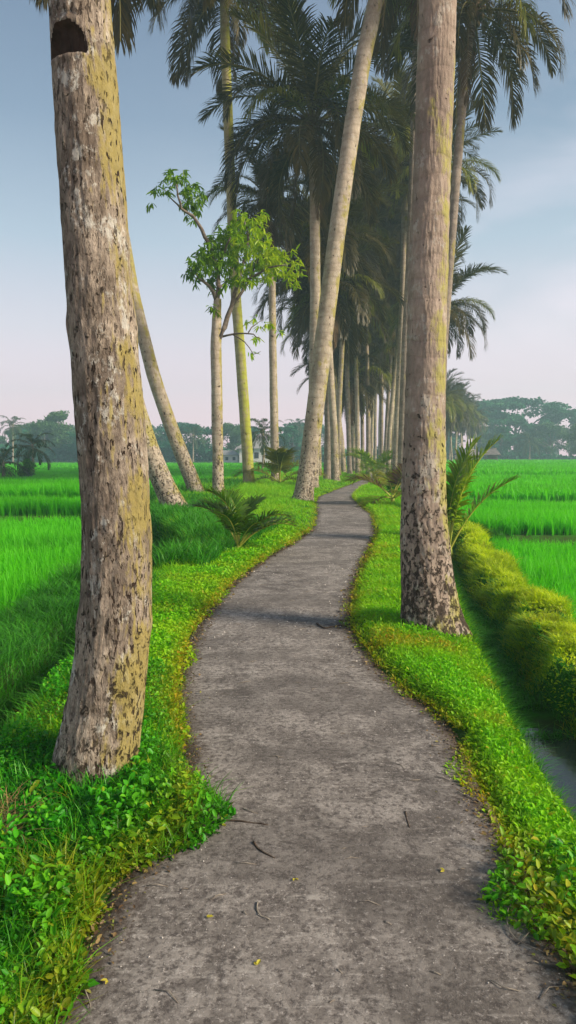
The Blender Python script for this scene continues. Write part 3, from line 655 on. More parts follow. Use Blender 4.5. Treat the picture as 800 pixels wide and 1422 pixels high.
def palm(base_px, pts_px, Y, mat, label, group=None, wb=14, wt=10, cr=None, size=1., seed=0, z0=None, name='coconut_palm', nseg=14, nring=60, **ck):
    b0 = at(*base_px, Y); gzv = float(gz(b0.x, b0.y)); base = Vector((b0.x, Y, gzv-.05))
    r_ = random.Random(seed+99)
    P = [base]+[at(px, py, Y) for px, py in pts_px]
    P[1:] = [p for p in P[1:] if p.z > base.z+.3]
    n = len(P); t_ = Y/F/cp
    rb, rt = wb*t_/2, wt*t_/2
    rad = [rb+(rt-rb)*(i/(n-1))**.7 for i in range(n)]
    root = empty(name, base, label, 'palm tree', group)
    link('trunk', build_trunk('trunk', P, rad, base, nseg, nring, mat=mat, seed=seed*1.7, flare=.25), root)
    if ck.get('n', 1): crown(root, P[-1]-base+Vector((0,0,.1)), size=size, seed=seed, **ck)
    return root

# --- the two near trunks
def near_palm(spec, Y, top, mat, label, cseed, mats=None, extra=None, midx=None, flare=.12, off=0):
    b0 = at(spec[0][0], spec[0][1], Y); base = Vector((b0.x, Y, float(gz(b0.x, Y))-.03))
    P = []; rad = []
    for px, py, w_ in spec:
        p = at(px, py, Y); P.append(p); rad.append(w_/2*(Y/ray(px, py).y)/F)
    P[0] = Vector((P[0].x, P[0].y, min(P[0].z, base.z))); P += [Vector(q[:3]) for q in top]; rad += [q[3] for q in top]
    L = sum((P[i+1]-P[i]).length for i in range(len(P)-1)); Ln = sum((P[i+1]-P[i]).length for i in range(len(spec)-1))
    nr = np.concatenate([np.arange(0, Ln, .012), np.linspace(Ln, L, 60)])/L
    # smooth the traced centreline with a spline through its points
    s = np.concatenate([[0], np.cumsum([(P[i+1]-P[i]).length for i in range(len(P)-1)])]); ss = np.linspace(0, L, 90)
    A = np.array([[*p, r0] for p, r0 in zip(P, rad)]); B = np.stack([np.interp(ss, s, A[:, i]) for i in range(4)], 1)
    for _ in range(3): B[1:-1] = .25*B[:-2]+.5*B[1:-1]+.25*B[2:]
    root = empty('coconut_palm', base, label, 'palm tree')
    link('trunk', build_trunk('trunk', B[:, :3], B[:, 3], base, 180, nr, mat=mat, mats=mats, seed=cseed, flare=flare, rough=.035, extra=extra, midx=midx), root)
    crown(root, P[-1]-base, seed=cseed, n=26)
    return root
Y1 = gnd(130, 1082, .03).y
spec1 = [(126,1092,112),(137,1040,108),(150,960,102),(160,880,98),(164,800,95),(162,700,95),(154,600,98),(146,500,93),(137,400,91),(131,300,89),(124,200,88),(117,100,87),(111,0,84),(104,-110,80)]
nA = at(101, 93, Y1); nB = at(101, 52, Y1); nc = at(118, 70, Y1)
def notch_f(k, ca, sa):
    z = k[:, 2][:, None]; v = (z-nA.z)/(nB.z-nA.z)
    ang = np.arctan2(sa, ca)                       # -y side is sa>0 ; x side ca
    front = np.abs(np.angle(np.exp(1j*(ang-R(112))))); hw = R(44)*np.sqrt(np.clip(1-np.clip(v, 0, 1)**2, 0, 1))
    return v, front, hw
def ex1(d, k, ca, sa, qq, rr_):
    v, fr, hw = notch_f(k, ca, sa)
    d = d - .42*((v > 0) & (v < 1) & (fr < hw))*(1-.35*np.clip(fr/np.maximum(hw, .01), 0, 1))*(1-.3*v)
    v2 = (v-1.15)/.25; d = d-.05*((v2 > 0) & (v2 < 1) & (fr < R(30)*np.sqrt(np.clip(1-v2**2, 0, 1))))
    d = d+.03*((v > -.25) & (v < 0) & (fr < R(38)))
    for zc, am in ((2.05, .05), (1.25, -.03), (.75, .04)): d = d+am*np.exp(-((k[:, 2][:, None]-zc)/.07)**2)*(sa < .3)
    return d
def mi1(V, Q):
    b_ = np.array(tuple(at(spec1[0][0], spec1[0][1], Y1)))
    nr = len(V)//180; k = V.reshape(nr, 180, 3).mean(1); k = k.copy(); k[:, 2] += float(gz(b_[0], Y1))-.03
    an = np.linspace(0, 2*np.pi, 180, endpoint=False); v, fr, hw = notch_f(k, np.cos(an)[None], np.sin(an)[None])
    ins = ((v > -.01) & (v < 1.0) & (fr < hw+.03)); return ins.ravel()[Q[:, 0]].astype(int)
near_palm(spec1, Y1, [(-1.02, Y1+.1, 6.0, .115), (-.9, Y1+.2, 8.5, .11), (-.7, Y1+.3, 11.5, .11)], 'bark1',
          'thick leaning coconut palm with a dark notch near the top, nearest on the left', 1, mats=[M['bark1'], M['rot']], extra=ex1, midx=mi1)
Y2_ = gnd(600, 874, .02).y
spec2 = [(603,886,90),(599,858,80),(595,820,73),(592,790,70),(589,740,65),(588,680,62),(590,600,57),(592,500,53),(594,400,54),(597,300,52),(602,200,50),(605,100,51),(608,0,51),(611,-110,50)]
def ex2(d, k, ca, sa, qq, rr_): return d+.010*np.sin(qq*2*np.pi/.15+4.5*vnoise(ca*.6, sa*.6, qq*1.7)+1.2*vnoise(ca*4, sa*4, qq*3))*(.5+.8*vnoise(0, 3, qq*1.3))*np.clip((qq-1.0)/1., 0, 1)+.12*np.exp(-qq/.12)*vnoise(ca*3, sa*3, qq*3)
near_palm(spec2, Y2_, [(1.6, Y2_, 7.5, .14), (1.8, Y2_, 10, .13), (2.1, Y2_, 12.5, .13)], 'bark2',
          'straight ringed coconut palm standing on the grass verge right of the path', 5, extra=ex2, flare=.06)

# --- palms one can tell apart
palm((420,698), [(426,660),(434,600),(445,510),(457,410),(470,310),(487,190),(504,85),(522,0),(548,-90),(572,-160)], 22.3, 'bark3', 'slender pale coconut palm curving right from the left edge of the path', wb=27, wt=20, seed=21, n=24, nring=120, nseg=24)
palm((346,675), [(343,620),(338,550),(333,480),(328,420),(323,320),(317,170),(313,60),(311,-22)], 32, 'bark4', 'tall straight palm with a yellow lichen trunk left of the path', wb=16, wt=12, seed=22, n=22, size=1.0, nring=120, nseg=24, dead=1)
palm((277,693), [(258,645),(240,600),(214,525),(186,415),(166,300),(152,150),(143,0),(138,-160)], 23.5, 'bark3', 'slanting grey palm whose upper trunk passes behind the nearest trunk', wb=22, wt=15, seed=23, n=20, nring=120, nseg=24)
palm((247,714), [(225,668),(205,620),(183,545),(162,440),(146,300),(134,120),(126,-60),(122,-260)], 18, 'bark3', 'strongly slanting palm foot, lowest and leftmost of the slanting pair', wb=33, wt=19, seed=24, n=20, nring=120, nseg=24)
palm((383,673), [(381,600),(379,500),(378,400),(374,310),(371,275)], 34, 'bark3', 'slim straight palm just right of the leafy broadleaf tree', wb=13, wt=8, seed=25, n=20, size=.72, dead=4, nring=90, nseg=20)
palm((434,678), [(436,600),(437,500),(438,400),(437,280),(434,172)], 30, 'bark3', 'palm with the biggest dark crown, standing right behind the curved trunk', wb=17, wt=13, seed=26, n=30, size=1.0, dead=4, nuts=7, nring=90, nseg=20)
palm((606,692), [(610,600),(615,480),(626,340),(637,205),(646,100),(657,12)], 26, 'bark5', 'palm with a wide drooping crown at the upper right, behind the ringed trunk', wb=15, wt=11, seed=31, n=24, size=.92, dead=2, nring=90, nseg=20)
palm((557,667), [(559,590),(563,480),(568,380),(573,240),(577,100),(580,-60)], 33, 'bark5', 'thin palm rising close along the left side of the ringed trunk', wb=12, wt=9, seed=32, n=24, nring=90, nseg=16)
palm((455,668), [(456,600),(456,500),(454,400)], 38, 'bark5', 'dark rough palm trunk in the left row, third from the curved trunk', wb=12, wt=9, seed=33, size=.9)
palm((466,668), [(464,600),(459,520),(455,440),(452,330)], 37, 'bark3', 'pale palm bowed slightly left beside the dark rough trunk', wb=12, wt=8, seed=34, size=.9)
palm((549,660), [(551,600),(555,520),(559,420),(562,300),(560,195)], 42, 'bark3', 'middle one of three thin palms at the right of the path', wb=10, wt=8, seed=35, size=.95, yellow=.35)
palm((539,655), [(541,600),(547,530),(555,460),(560,370),(563,310)], 50, 'bark3', 'leftmost of three thin palms at the right of the path', wb=7, wt=5, seed=36)
palm((578,668), [(583,560),(592,420),(600,310),(606,240)], 40, 'bark3', 'palm hidden behind the ringed trunk with yellowish fronds showing at mid height', wb=10, wt=8, seed=37, size=.85, yellow=.5)
palm((592,660), [(598,580),(606,500),(612,425)], 46, 'bark3', 'lower palm behind the ringed trunk with fronds reaching right over the huts', wb=10, wt=7, seed=38, size=.88, yellow=.3)
palm((478,657), [(474,610),(468,565),(462,500),(456,450)], 50, 'bark3', 'pale palm curving left out of the far left row', wb=8, wt=6, seed=39, size=.9)
# --- the crowded avenue
AV = [((486,661),[(484,600),(482,500),(480,430)],48,2), ((492,661),[(490,600),(489,560),(488,520)],54,2), ((499,656),[(495,590),(491,530),(489,490)],56,1),
      ((504,653),[(503,580),(501,500),(499,400)],60,1), ((509,652),[(513,580),(517,500),(519,430)],63,2), ((515,650),[(517,590),(519,500),(522,360)],66,3),
      ((521,648),[(521,590),(522,540),(524,490)],76,2), ((527,646),[(527,590),(529,540),(531,505)],85,1), ((470,660),[(471,560),(478,430),(484,330)],44,1),
      ((534,650),[(538,570),(543,490),(546,420)],60,1), ((545,652),[(546,580),(547,500),(547,450)],58,2), ((560,650),[(561,590),(564,520),(566,470)],64,1),
      ((512,655),[(511,560),(508,420),(505,300)],52,3), ((566,656),[(566,560),(563,430),(556,350)],52,2), ((443,672),[(441,560),(436,440),(431,370)],41,4),
      ((530,650),[(530,560),(531,440),(532,330)],62,2), ((497,655),[(496,560),(492,420),(478,290)],50,3)]
for i, (b_, p_, Y, _) in enumerate(AV):
    lb = 'slender coconut palm crowded into the long avenue that follows the path'
    palm(b_, p_, Y, 'bark5' if i % 3 == 0 else 'bark3', lb, 'palms of the crowded avenue', wb=.34/(Y/F), wt=.26/(Y/F), seed=50+i, size=.95, n=22, nseg=10, nring=30, yellow=.28, dead=8, nuts=2)
def farpalm_mesh(name, seed, h, nf=20):
    pass
r_ = random.Random(77)
for i in range(14):   # the avenue bends right in the distance
    Y = 82+i*5.5; px = 604+i*4.0+r_.uniform(-3, 3); py = 561+i*1.6+r_.uniform(-12, 10)
    palm((px+r_.uniform(-3, 3), 640), [(px, 610), (px, py)], Y, 'bark3', 'far coconut palm where the avenue bends right, beside the huts', 'palms at the far bend of the avenue', wb=.34/(Y/F), wt=.24/(Y/F), seed=90+i, size=.9, n=18, nseg=8, nring=12, yellow=.45, dead=2, nuts=0)

# ------------------------------------------------------------ young palms
YF = {}
def young(name, x, y, h, label, nf, seed, mat='frond_yg', lk=.44, sg=.75, tilt=None, els=(80, 65, 50, 30), rot=None, brown=0, cat='young palm', group=None):
    base = Vector((x, y, float(gz(x, y))-.02)); root = empty(name, base, label, cat, group); r_ = random.Random(seed)
    mb = MB(); mb.tube([(0,0,0), (0,0,h*.10), (0,0,h*.2)], [h*.05, h*.045, h*.02], 8); link('stem', mb.mesh('stem', M['rachis_yg']), root)
    az = r_.random()*6.28
    for i in range(nf):
        e_ = els[i % len(els)]; mt = mat if i >= brown else 'frond_br'
        key = (e_, mt, h, i % 2)
        if key not in YF: YF[key] = frond_mesh('frond', e_, h*1.15, M[mt], M['rachis_yg'], seed+i, nleaf=44, leaflen=h*lk, wid=h*.026, hang=.2, stalk=.28, sag=sg)
        a_ = rot[i] if rot else az
        link('frond', YF[key], root, (0, 0, h*.12), (0, 0, a_), r_.uniform(.85, 1.1)); az += 2.4
    return root
p = gnd(331, 772); young('young_coconut_palm', p.x, p.y, .86, 'young coconut palm with fanned dark fronds at the left path edge', 12, 3, 'frond_sap', .34, els=(92, 84, 72, 50, 80, 62), rot=[1.8, .9, 3.0, .1, 2.5, 5.5, 3.4, 1.2, 4.4, .4, 2.8, 6.0, 2.1], brown=0)
b_ = at(622, 752, 12.2); young('young_coconut_palm', b_.x+.02, 12.2, 1.70, 'young yellow-green coconut palm leaning out right behind the ringed trunk', 5, 8, lk=.24, sg=.45, els=(86, 68, 94, 90, 84), rot=[.15, -.1, .4, 2.8, .9])
b_ = gnd(545, 702); young('young_coconut_palm', b_.x, b_.y, 1.35, 'young palm with browning fronds left of the ringed trunk', 9, 14, 'frond_yl', els=(70, 50, 30, 60, 15), brown=3)
b_ = gnd(395, 678); young('young_coconut_palm', b_.x-.2, b_.y, 1.7, 'yellow young palm bush between the slim palm and the curved trunk', 9, 24, 'frond_yl', els=(75, 60, 40, 25))
b_ = gnd(520, 664); young('young_coconut_palm', b_.x, b_.y, 2.0, 'bright green young palm at the far bend of the path', 10, 34, els=(75, 60, 40, 25))
def farpalm(px, pyb, pyc, Y, label, seed, size=.8, zb=None, group=None, tmat='bark3'):
    b0 = at(px, pyb, Y); base = Vector((b0.x, Y, float(gz(b0.x, Y)))); top = at(px, pyc, Y)
    root = empty('coconut_palm', base, label, 'palm tree', group); r_ = random.Random(seed)
    h = top.z-base.z
    link('trunk', build_trunk('trunk', [base, base+Vector((.1, 0, h*.5)), top], [.17*size+.04, .15*size+.03, .12*size+.03], base, 8, 10, mat=tmat), root)
    V_ = []; az = r_.random()*6
    for i in range(18):
        az += 2.4; link('frond', FFAR[min(3, i//4)] if i < 16 else FFAR[3], root, (top-base)-Vector((0,0,.02*i)), (0, 0, az), size*r_.uniform(.85, 1.1))
farpalm(365, 640, 598, 75, 'small green palm in the misty paddies left of the slim trunk', 3, .62)
farpalm(45, 661, 617, 58, 'dusky palm with drooping fronds at the far left paddy edge', 4, .50)
farpalm(4, 660, 640, 50, 'low drooping palm cut by the left picture border', 6, .55)
farpalm(18, 641, 590, 150, 'tall thin palm in the left tree line near the picture border', 9, .9)
for i, (px, py, lb) in enumerate([(268,604,'misty far palm rising between the slanting trunks'), (660,588,'misty far palm above the long plank hut'), (735,612,'misty far palm below the biggest flat-topped crown'), (452,615,'misty far palm glimpsed just right of the curved trunk'),
    (414,592,'bluish far palm standing alone left of the curved trunk'), (222,612,'misty far palm just left of the upper slanting trunk'), (790,605,'misty far palm at the right picture border')]):
    farpalm(px, 641, py, 165+i*6, lb, 12+i, 1.0, group='palms in the misty tree line')

# ------------------------------------------------------------ broadleaf tree by the left row
YB = 21.2
bp = at(304, 706, YB); base = Vector((bp.x, YB, float(gz(bp.x, YB))-.05))
tree = empty('broadleaf_tree', base, 'slim pale broadleaf tree with tufts of drooping leaves left of the lichen trunk', 'tree')
tr_ = [base]+[at(*q, YB) for q in [(303,660),(302,600),(301,540),(300,480),(301,440),(302,415)]]
link('trunk', build_trunk('trunk', tr_, [.185,.17,.165,.16,.15,.13,.11], base, 24, 120, mat='bark3', seed=4.2, rough=.09), tree)
BR = [([(301,478),(312,455),(322,425),(330,395),(338,365),(345,335)], .09, 0), ([(302,420),(296,405),(284,392),(272,380)], .07, -.3), ([(301,430),(304,400),(300,370),(292,340)], .09, .2),
      ([(292,340),(280,318),(268,300),(252,290),(247,272),(245,256)], .06, -.3), ([(338,365),(352,345),(366,325)], .05, .4), ([(330,395),(350,385),(372,372),(398,368)], .05, -.4),
      ([(322,425),(340,400),(352,375),(360,350)], .05, .6), ([(306,468),(330,463),(352,464),(362,470)], .035, -.2), ([(345,462),(356,450),(366,444)], .02, .2), ([(322,464),(340,475),(352,492),(362,488)], .02, -.2),
      ([(252,290),(240,278),(228,262)], .03, .2), ([(300,370),(312,350),(320,330)], .05, -.5), ([(284,392),(276,375),(272,355)], .03, .1), ([(345,335),(342,315),(335,300)], .04, .1), ([(304,400),(318,388),(322,370)], .04, .5)]
tips = []
for q, r0, dy in BR:
    mb = MB(); P = [at(px, py, YB+dy*i/(len(q)-1)*2.0)-base for i, (px, py) in enumerate(q)]
    P2 = []
    for i in range(len(P)-1): P2 += [P[i], P[i].lerp(P[i+1], .5)+Vector((random.uniform(-.03, .03), random.uniform(-.05, .05), random.uniform(-.03, .03)))]
    P2.append(P[-1]); mb.tube(P2, [r0*(1-.65*i/(len(P2)-1)) for i in range(len(P2))], 7)
    link('branch', mb.mesh('branch', M['branch']), tree)
CL = [(232,258,.0,24),(243,250,.0,22),(262,262,.1,34),(268,275,.0,34),(270,290,.1,22),(226,262,0,14),(285,345,-.3,44),(298,338,.2,44),(275,365,-.4,34),(270,382,0,26),(290,362,.3,40),(305,350,.5,36),(310,372,-.3,40),
      (296,382,.2,30),(320,335,.4,42),(335,312,-.3,46),(350,322,.3,50),(362,338,0,46),(345,345,-.4,50),(372,345,.4,34),(330,352,.3,44),(318,320,0,34),(356,305,.1,30),(385,372,.3,40),(398,366,0,36),(405,376,.2,24),(370,372,-.3,40),
      (352,368,.5,44),(340,385,-.3,30),(325,380,.2,36),(300,433,0,12),(360,470,0,8),(366,446,0,6),(360,452,.2,5),(380,350,.1,24)]
PP, LL, YW, PT = [], [], [], []
r2 = np.random.default_rng(3)
for px, py, dy, k in CL:
    c_ = at(px, py, YB+dy*1.6)-base
    for j in range(max(3, k//3)):
        c2 = c_+Vector(r2.normal(0, .20, 3)); m_ = 10
        a0 = r2.random(m_)*6.28
        for a_ in a0: PP.append(tuple(c2+Vector(r2.normal(0, .03, 3)))); LL.append(r2.uniform(.15, .28)); YW.append(a_); PT.append(r2.normal(-.75, .45))
PP = np.array(PP); LL = np.array(LL); YW = np.array(YW); PT = np.array(PT)
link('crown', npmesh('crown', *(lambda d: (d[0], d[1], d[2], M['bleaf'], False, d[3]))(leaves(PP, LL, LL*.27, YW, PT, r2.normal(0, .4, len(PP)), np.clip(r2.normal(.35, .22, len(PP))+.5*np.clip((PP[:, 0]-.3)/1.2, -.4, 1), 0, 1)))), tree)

# ------------------------------------------------------------ far trees
def far_tree_mesh(seed, shape='round', mat='tleaf', nclump=26, per=90):
    r_ = np.random.default_rng(seed); mb = MB(); P, L_ = [], []
    H = 10.
    cen = []
    for i in range(nclump):
        if shape == 'umbrella': a_ = r_.random()*6.28; q = math.sqrt(r_.random())*5.4; c_ = (math.cos(a_)*q, math.sin(a_)*q, 7.4+1.9*(1-(q/5.4)**2)+r_.normal(0, .3)); s_ = (1.25, 1.25, .55)
        elif shape == 'tall': a_ = r_.random()*6.28; zc = r_.uniform(2.4, 9.4); q = 2.3*math.sin(math.pi*(zc/10.3))**.7*math.sqrt(r_.random()); c_ = (math.cos(a_)*q, math.sin(a_)*q, zc); s_ = (.95, .95, .8)
        else: a_ = r_.random()*6.28; zc = r_.uniform(2.0, 8.9); q = 4.1*math.sin(math.pi*min(.95, (zc+.6)/10.4))**.6*math.sqrt(r_.random()); c_ = (math.cos(a_)*q, math.sin(a_)*q, zc); s_ = (1.25, 1.25, .95)
        cen.append(c_); k = per
        d = r_.normal(0, 1, (k, 3)); d /= np.linalg.norm(d, axis=1)[:, None]; rr2 = r_.random(k)**.45
        P.append(np.array(c_)+d*rr2[:, None]*np.array(s_)*r_.uniform(.7, 1.25))
    P = np.concatenate(P); n = len(P); L_ = r_.uniform(.28, .62, n); rn = np.clip(np.repeat(r_.normal(.5, .22, nclump), per)+r_.normal(0, .12, n), 0, 1)
    d = leaves(P, L_, L_*.8, r_.random(n)*6.28, r_.normal(0, .7, n), r_.normal(0, .8, n), rn)
    cm_ = npmesh('crown', d[0], d[1], d[2], M[mat], False, d[3])
    mb.tube([(0,0,-.3), (.1,0,2.2), (0,.1,4.4), (.1,0,7)], [.34, .26, .20, .08], 8)
    for c_ in cen[:8]: mb.tube([(.05,.05,3.0+random.random()*2), (c_[0]*.5, c_[1]*.5, (c_[2]+4)/2), c_], [.13, .08, .03], 5)
    return cm_, mb.mesh('trunk', M['farbark'])
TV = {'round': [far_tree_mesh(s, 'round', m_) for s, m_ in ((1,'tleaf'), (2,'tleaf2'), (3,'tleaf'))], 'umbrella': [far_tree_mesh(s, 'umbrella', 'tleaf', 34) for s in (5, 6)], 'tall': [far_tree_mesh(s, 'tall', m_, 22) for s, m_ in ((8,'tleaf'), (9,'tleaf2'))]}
def ftree(px, top, Y, shape, label, group=None, wx=1., k=0, zb=-.4):
    b_ = at(px, 640, Y); t_ = at(px, top, Y); h = (t_.z-zb)/10
    root = empty('broadleaf_tree', (b_.x, Y, zb), label, 'tree', group)
    cm_, tm_ = TV[shape][k % len(TV[shape])]; rz = random.random()*6.28; s_ = (h*wx, h*wx, h)
    link('crown', cm_, root, (0,0,0), (0,0,rz), s_); link('trunk', tm_, root, (0,0,0), (0,0,rz), s_)
ftree(716, 552, 215, 'umbrella', 'biggest far tree, a broad flat-topped crown at the right behind the huts', wx=1.35, k=0)
ftree(690, 572, 205, 'umbrella', 'flat crown joined to the left of the biggest far tree', wx=1.2, k=1)
ftree(792, 569, 215, 'umbrella', 'umbrella-shaped far tree at the right picture border', wx=1.1, k=1)
ftree(748, 578, 200, 'round', 'round far tree below the right end of the biggest crown', k=0)
ftree(84, 566, 175, 'tall', 'tallest tree of the left tree line, a leafy peak beside the thick trunk', k=1, wx=1.2)
ftree(62, 580, 170, 'round', 'rounded olive tree in the left tree line', k=1)
ftree(244, 588, 180, 'tall', 'pointed far tree between the slanting trunks', k=0, wx=1.3)
FT = 'broadleaf tree in the dense hazy tree line across the paddies'
r_ = random.Random(5)
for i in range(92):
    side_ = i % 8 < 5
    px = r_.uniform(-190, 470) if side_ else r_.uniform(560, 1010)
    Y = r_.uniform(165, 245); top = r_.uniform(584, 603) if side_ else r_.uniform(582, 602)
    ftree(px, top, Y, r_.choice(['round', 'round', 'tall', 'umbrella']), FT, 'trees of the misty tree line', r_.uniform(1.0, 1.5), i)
# undergrowth closes the foot of the tree line
def undergrowth(x0, x1, y_, h, n, label):
    r_ = np.random.default_rng(int(abs(x0))+3); X = r_.uniform(x0, x1, n); Yv = y_+r_.uniform(-5, 5, n); hz_ = h*(.6+.5*vnoise(X*.12, 0, 3))
    P = np.stack([X, Yv, -.4+hz_*r_.random(n)**.8], 1); L_ = r_.uniform(.5, 1.1, n)
    d = leaves(P, L_, L_*.85, r_.random(n)*6.28, r_.normal(0, .7, n), r_.normal(0, .8, n), np.clip(.5+.4*vnoise(X*.3, P[:, 2]*.5, 2)+r_.normal(0, .12, n), 0, 1))
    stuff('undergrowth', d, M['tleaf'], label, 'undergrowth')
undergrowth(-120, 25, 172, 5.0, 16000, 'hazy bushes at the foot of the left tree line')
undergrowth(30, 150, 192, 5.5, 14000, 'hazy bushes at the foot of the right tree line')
# small shrub beside the dusky palm
def shrub(name, x, y, h, label, seed, n=900):
    r_ = np.random.default_rng(seed); root = empty(name, (x, y, float(gz(x, y))), label, 'shrub')
    d_ = r_.normal(0, 1, (n, 3)); d_ /= np.linalg.norm(d_, axis=1)[:, None]; P = d_*(r_.random(n)**.4)[:, None]*np.array([.28, .28, .5])*h+np.array([0, 0, .5*h])
    P += np.stack([vnoise(P[:, 0]*4, P[:, 1]*4, P[:, 2]*4)*.15*h]*3, 1)
    L_ = r_.uniform(.08, .16, n)*h; d = leaves(P, L_, L_*.5, r_.random(n)*6.28, r_.normal(.2, .6, n), r_.normal(0, .6, n), r_.random(n))
    link('foliage', npmesh('foliage', d[0], d[1], d[2], M['shrub'], False, d[3]), root)
    mb = MB()
    for k in range(5): a_ = k*1.25; mb.tube([(0,0,-.05), (math.cos(a_)*.06*h, math.sin(a_)*.06*h, .3*h), (math.cos(a_)*.16*h, math.sin(a_)*.16*h, .7*h)], [.02*h, .015*h, .006*h], 5)
    link('stem', mb.mesh('stem', M['branch']), root)
b_ = at(38, 650, 50); shrub('shrub', b_.x, 50, 1.5, 'upright green shrub beside the dusky palm on the left', 3)
b_ = gnd(510, 690); shrub('shrub', b_.x+.9, b_.y, .7, 'low brownish shrub at the right path edge under the thin palms', 5)

# ------------------------------------------------------------ buildings in the mist
def hut(px, Y, w_, d_, hw, hr, label, rot=0., open_=False):
    b0 = at(px, 640, Y); z_ = float(gz(b0.x, Y)); root = empty('field_hut', (b0.x, Y, z_), label, 'hut'); root.rotation_euler = (0,0,rot)
    mb = MB()
    if open_:
        for sx_ in (-1, 1):
            for sy_ in (-1, 1):
                q = MB(); q.box((sx_*(w_/2-.1), sy_*(d_/2-.1), hw/2), (.14, .14, hw)); link('post', q.mesh('post', M['plank'], False), root)
        mb.box((0, 0, hw*.45), (w_-.3, d_-.3, .12)); link('platform', mb.mesh('platform', M['plank'], False), root)
        q = MB(); q.box((w_*.1, d_/2-.2, hw*.72), (w_*.7, .05, hw*.5)); link('wall', q.mesh('wall', M['plank'], False), root)
    else:
        for k in range(int(w_/.25)):
            mb.box((-w_/2+.125+k*.25, -d_/2+(.012 if k % 2 else 0), hw/2), (.24, .06, hw))
        mb.box((0, .05, hw/2), (w_-.05, d_-.1, hw-.02)); link('wall', mb.mesh('wall', M['plank'], False), root)
        q = MB(); q.box((w_*.18, -d_/2-.05, hw*.42), (.8, .05, hw*.82)); dd = link('door', q.mesh('door', M['dark'], False), root)
    q = MB(); o_ = .45
    a1, b1, c1, d1 = (-w_/2-o_, -d_/2-o_, hw-.15), (w_/2+o_, -d_/2-o_, hw-.15), (w_/2+o_, d_/2+o_, hw-.15), (-w_/2-o_, d_/2+o_, hw-.15)
    r1, r2_ = (-w_/2+.3, 0, hw+hr), (w_/2-.3, 0, hw+hr)
    tk = .14; up = lambda p_: (p_[0], p_[1], p_[2]+tk)
    q.add([a1, b1, c1, d1, r1, r2_, up(a1), up(b1), up(c1), up(d1), up(r1), up(r2_)],
          [(6,7,11,10), (8,9,10,11), (7,8,11), (9,6,10), (0,4,5,1), (2,5,4,3), (1,5,2), (3,4,0), (0,1,7,6), (1,2,8,7), (2,3,9,8), (3,0,6,9)])
    rf = link('roof', q.mesh('roof', M['thatch'], False), root)
    q = MB(); q.tube([(-w_/2+.2, 0, hw+hr+tk+.02), (w_/2-.2, 0, hw+hr+tk+.02)], .10, 6); link('ridge', q.mesh('ridge', M['thatch']), rf)
hut(650, 118, 3.0, 2.6, 1.25, .6, 'long grey plank hut with a low roof, left of the two field huts', .25)
hut(682, 114, 2.0, 2.2, 1.25, .75, 'small open-sided hut with a dark peaked roof, right of the two field huts', -.3, True)
def house(px, Y, w_, d_, h, hr, label):
    b0 = at(px, 640, Y); root = empty('village_house', (b0.x, Y, -.4), label, 'house')
    q = MB(); q.box((0,0,h/2), (w_, d_, h)); link('wall', q.mesh('wall', M['white'], False), root)
    q = MB(); o_ = .6
    q.add([(-w_/2-o_,-d_/2-o_,h-.05), (w_/2+o_,-d_/2-o_,h-.05), (w_/2+o_,d_/2+o_,h-.05), (-w_/2-o_,d_/2+o_,h-.05), (-w_/4,0,h+hr), (w_/4,0,h+hr)], [(0,1,5,4), (2,3,4,5), (1,2,5), (3,0,4), (3,2,1,0)])
    link('roof', q.mesh('roof', M['roof'], False), root)
    for k in range(3):
        q = MB(); q.box((-w_/3+k*w_/3, -d_/2-.02, h*.52), (w_*.13, .06, h*.4)); f_ = link('window' if k != 1 else 'door', q.mesh('window', M['dark'], False), root)
house(357, 150, 7, 5, 3.0, 2.2, 'pale house with a grey hipped roof in the mist behind the slim trunks')
house(316, 152, 4.5, 3.5, 1.7, .9, 'small white shed in the mist between the pale tree and the lichen trunk')

# ------------------------------------------------------------ litter on the path
def litter(name, q, rad, mat, label, group, seed=0, z=.014):
    r_ = random.Random(seed); P = [gnd(*p_, z) for p_ in q]; base = P[0].copy(); mb = MB(); P2 = []
    for i in range(len(P)-1):
        a0, a1, a2, a3 = P[max(i-1, 0)], P[i], P[i+1], P[min(i+2, len(P)-1)]
        for k in range(4):
            u = k/4; P2.append(.5*((2*a1)+(a2-a0)*u+(2*a0-5*a1+4*a2-a3)*u*u+(3*a1-a0-3*a2+a3)*u**3)-base+Vector((0, 0, r_.random()*.004)))
    P2.append(P[-1]-base); mb.tube(P2, [rad*(1-.5*i/len(P2)) for i in range(len(P2))], 5)
    return tag(link(name, mb.mesh(name, M[mat]), None, base), label, 'twig', group)
litter('fallen_twig', [(275,1138),(310,1139),(345,1142),(373,1146)], .0045, 'twigd', 'dark thin twig sticking out of the creeper beside the thick trunk', None, 1)
litter('fallen_twig', [(352,1170),(362,1182),(382,1192)], .005, 'twigd', 'short dark crooked twig just below the long dark twig', None, 2)
litter('fallen_twig', [(358,1253),(357,1263),(362,1272),(375,1277)], .003, 'twig', 'pale curled twig near the leafy left edge', None, 3)
litter('fallen_twig', [(100,1336),(112,1362),(124,1392),(126,1400)], .003, 'twig', 'straight pale stalk at the bottom left corner of the path', None, 4)
litter('fallen_twig', [(720,1255),(706,1262),(706,1290),(722,1308),(755,1322)], .0028, 'twig', 'long curved pale stalk at the right edge near the leafy corner', None, 5)
litter('fallen_twig', [(563,1128),(565,1138),(569,1150)], .004, 'twigd', 'short dark twig in the middle right of the path', None, 6)
litter('fallen_twig', [(440,866),(450,872),(462,870),(490,866)], .008, 'twigd', 'dark forked twig at the path edge by the ringed trunk', None, 7)
litter('fallen_twig', [(635,1100),(655,1108),(670,1116)], .003, 'twig', 'thin pale twig lying against the right grass edge', None, 8)
r_ = random.Random(9)
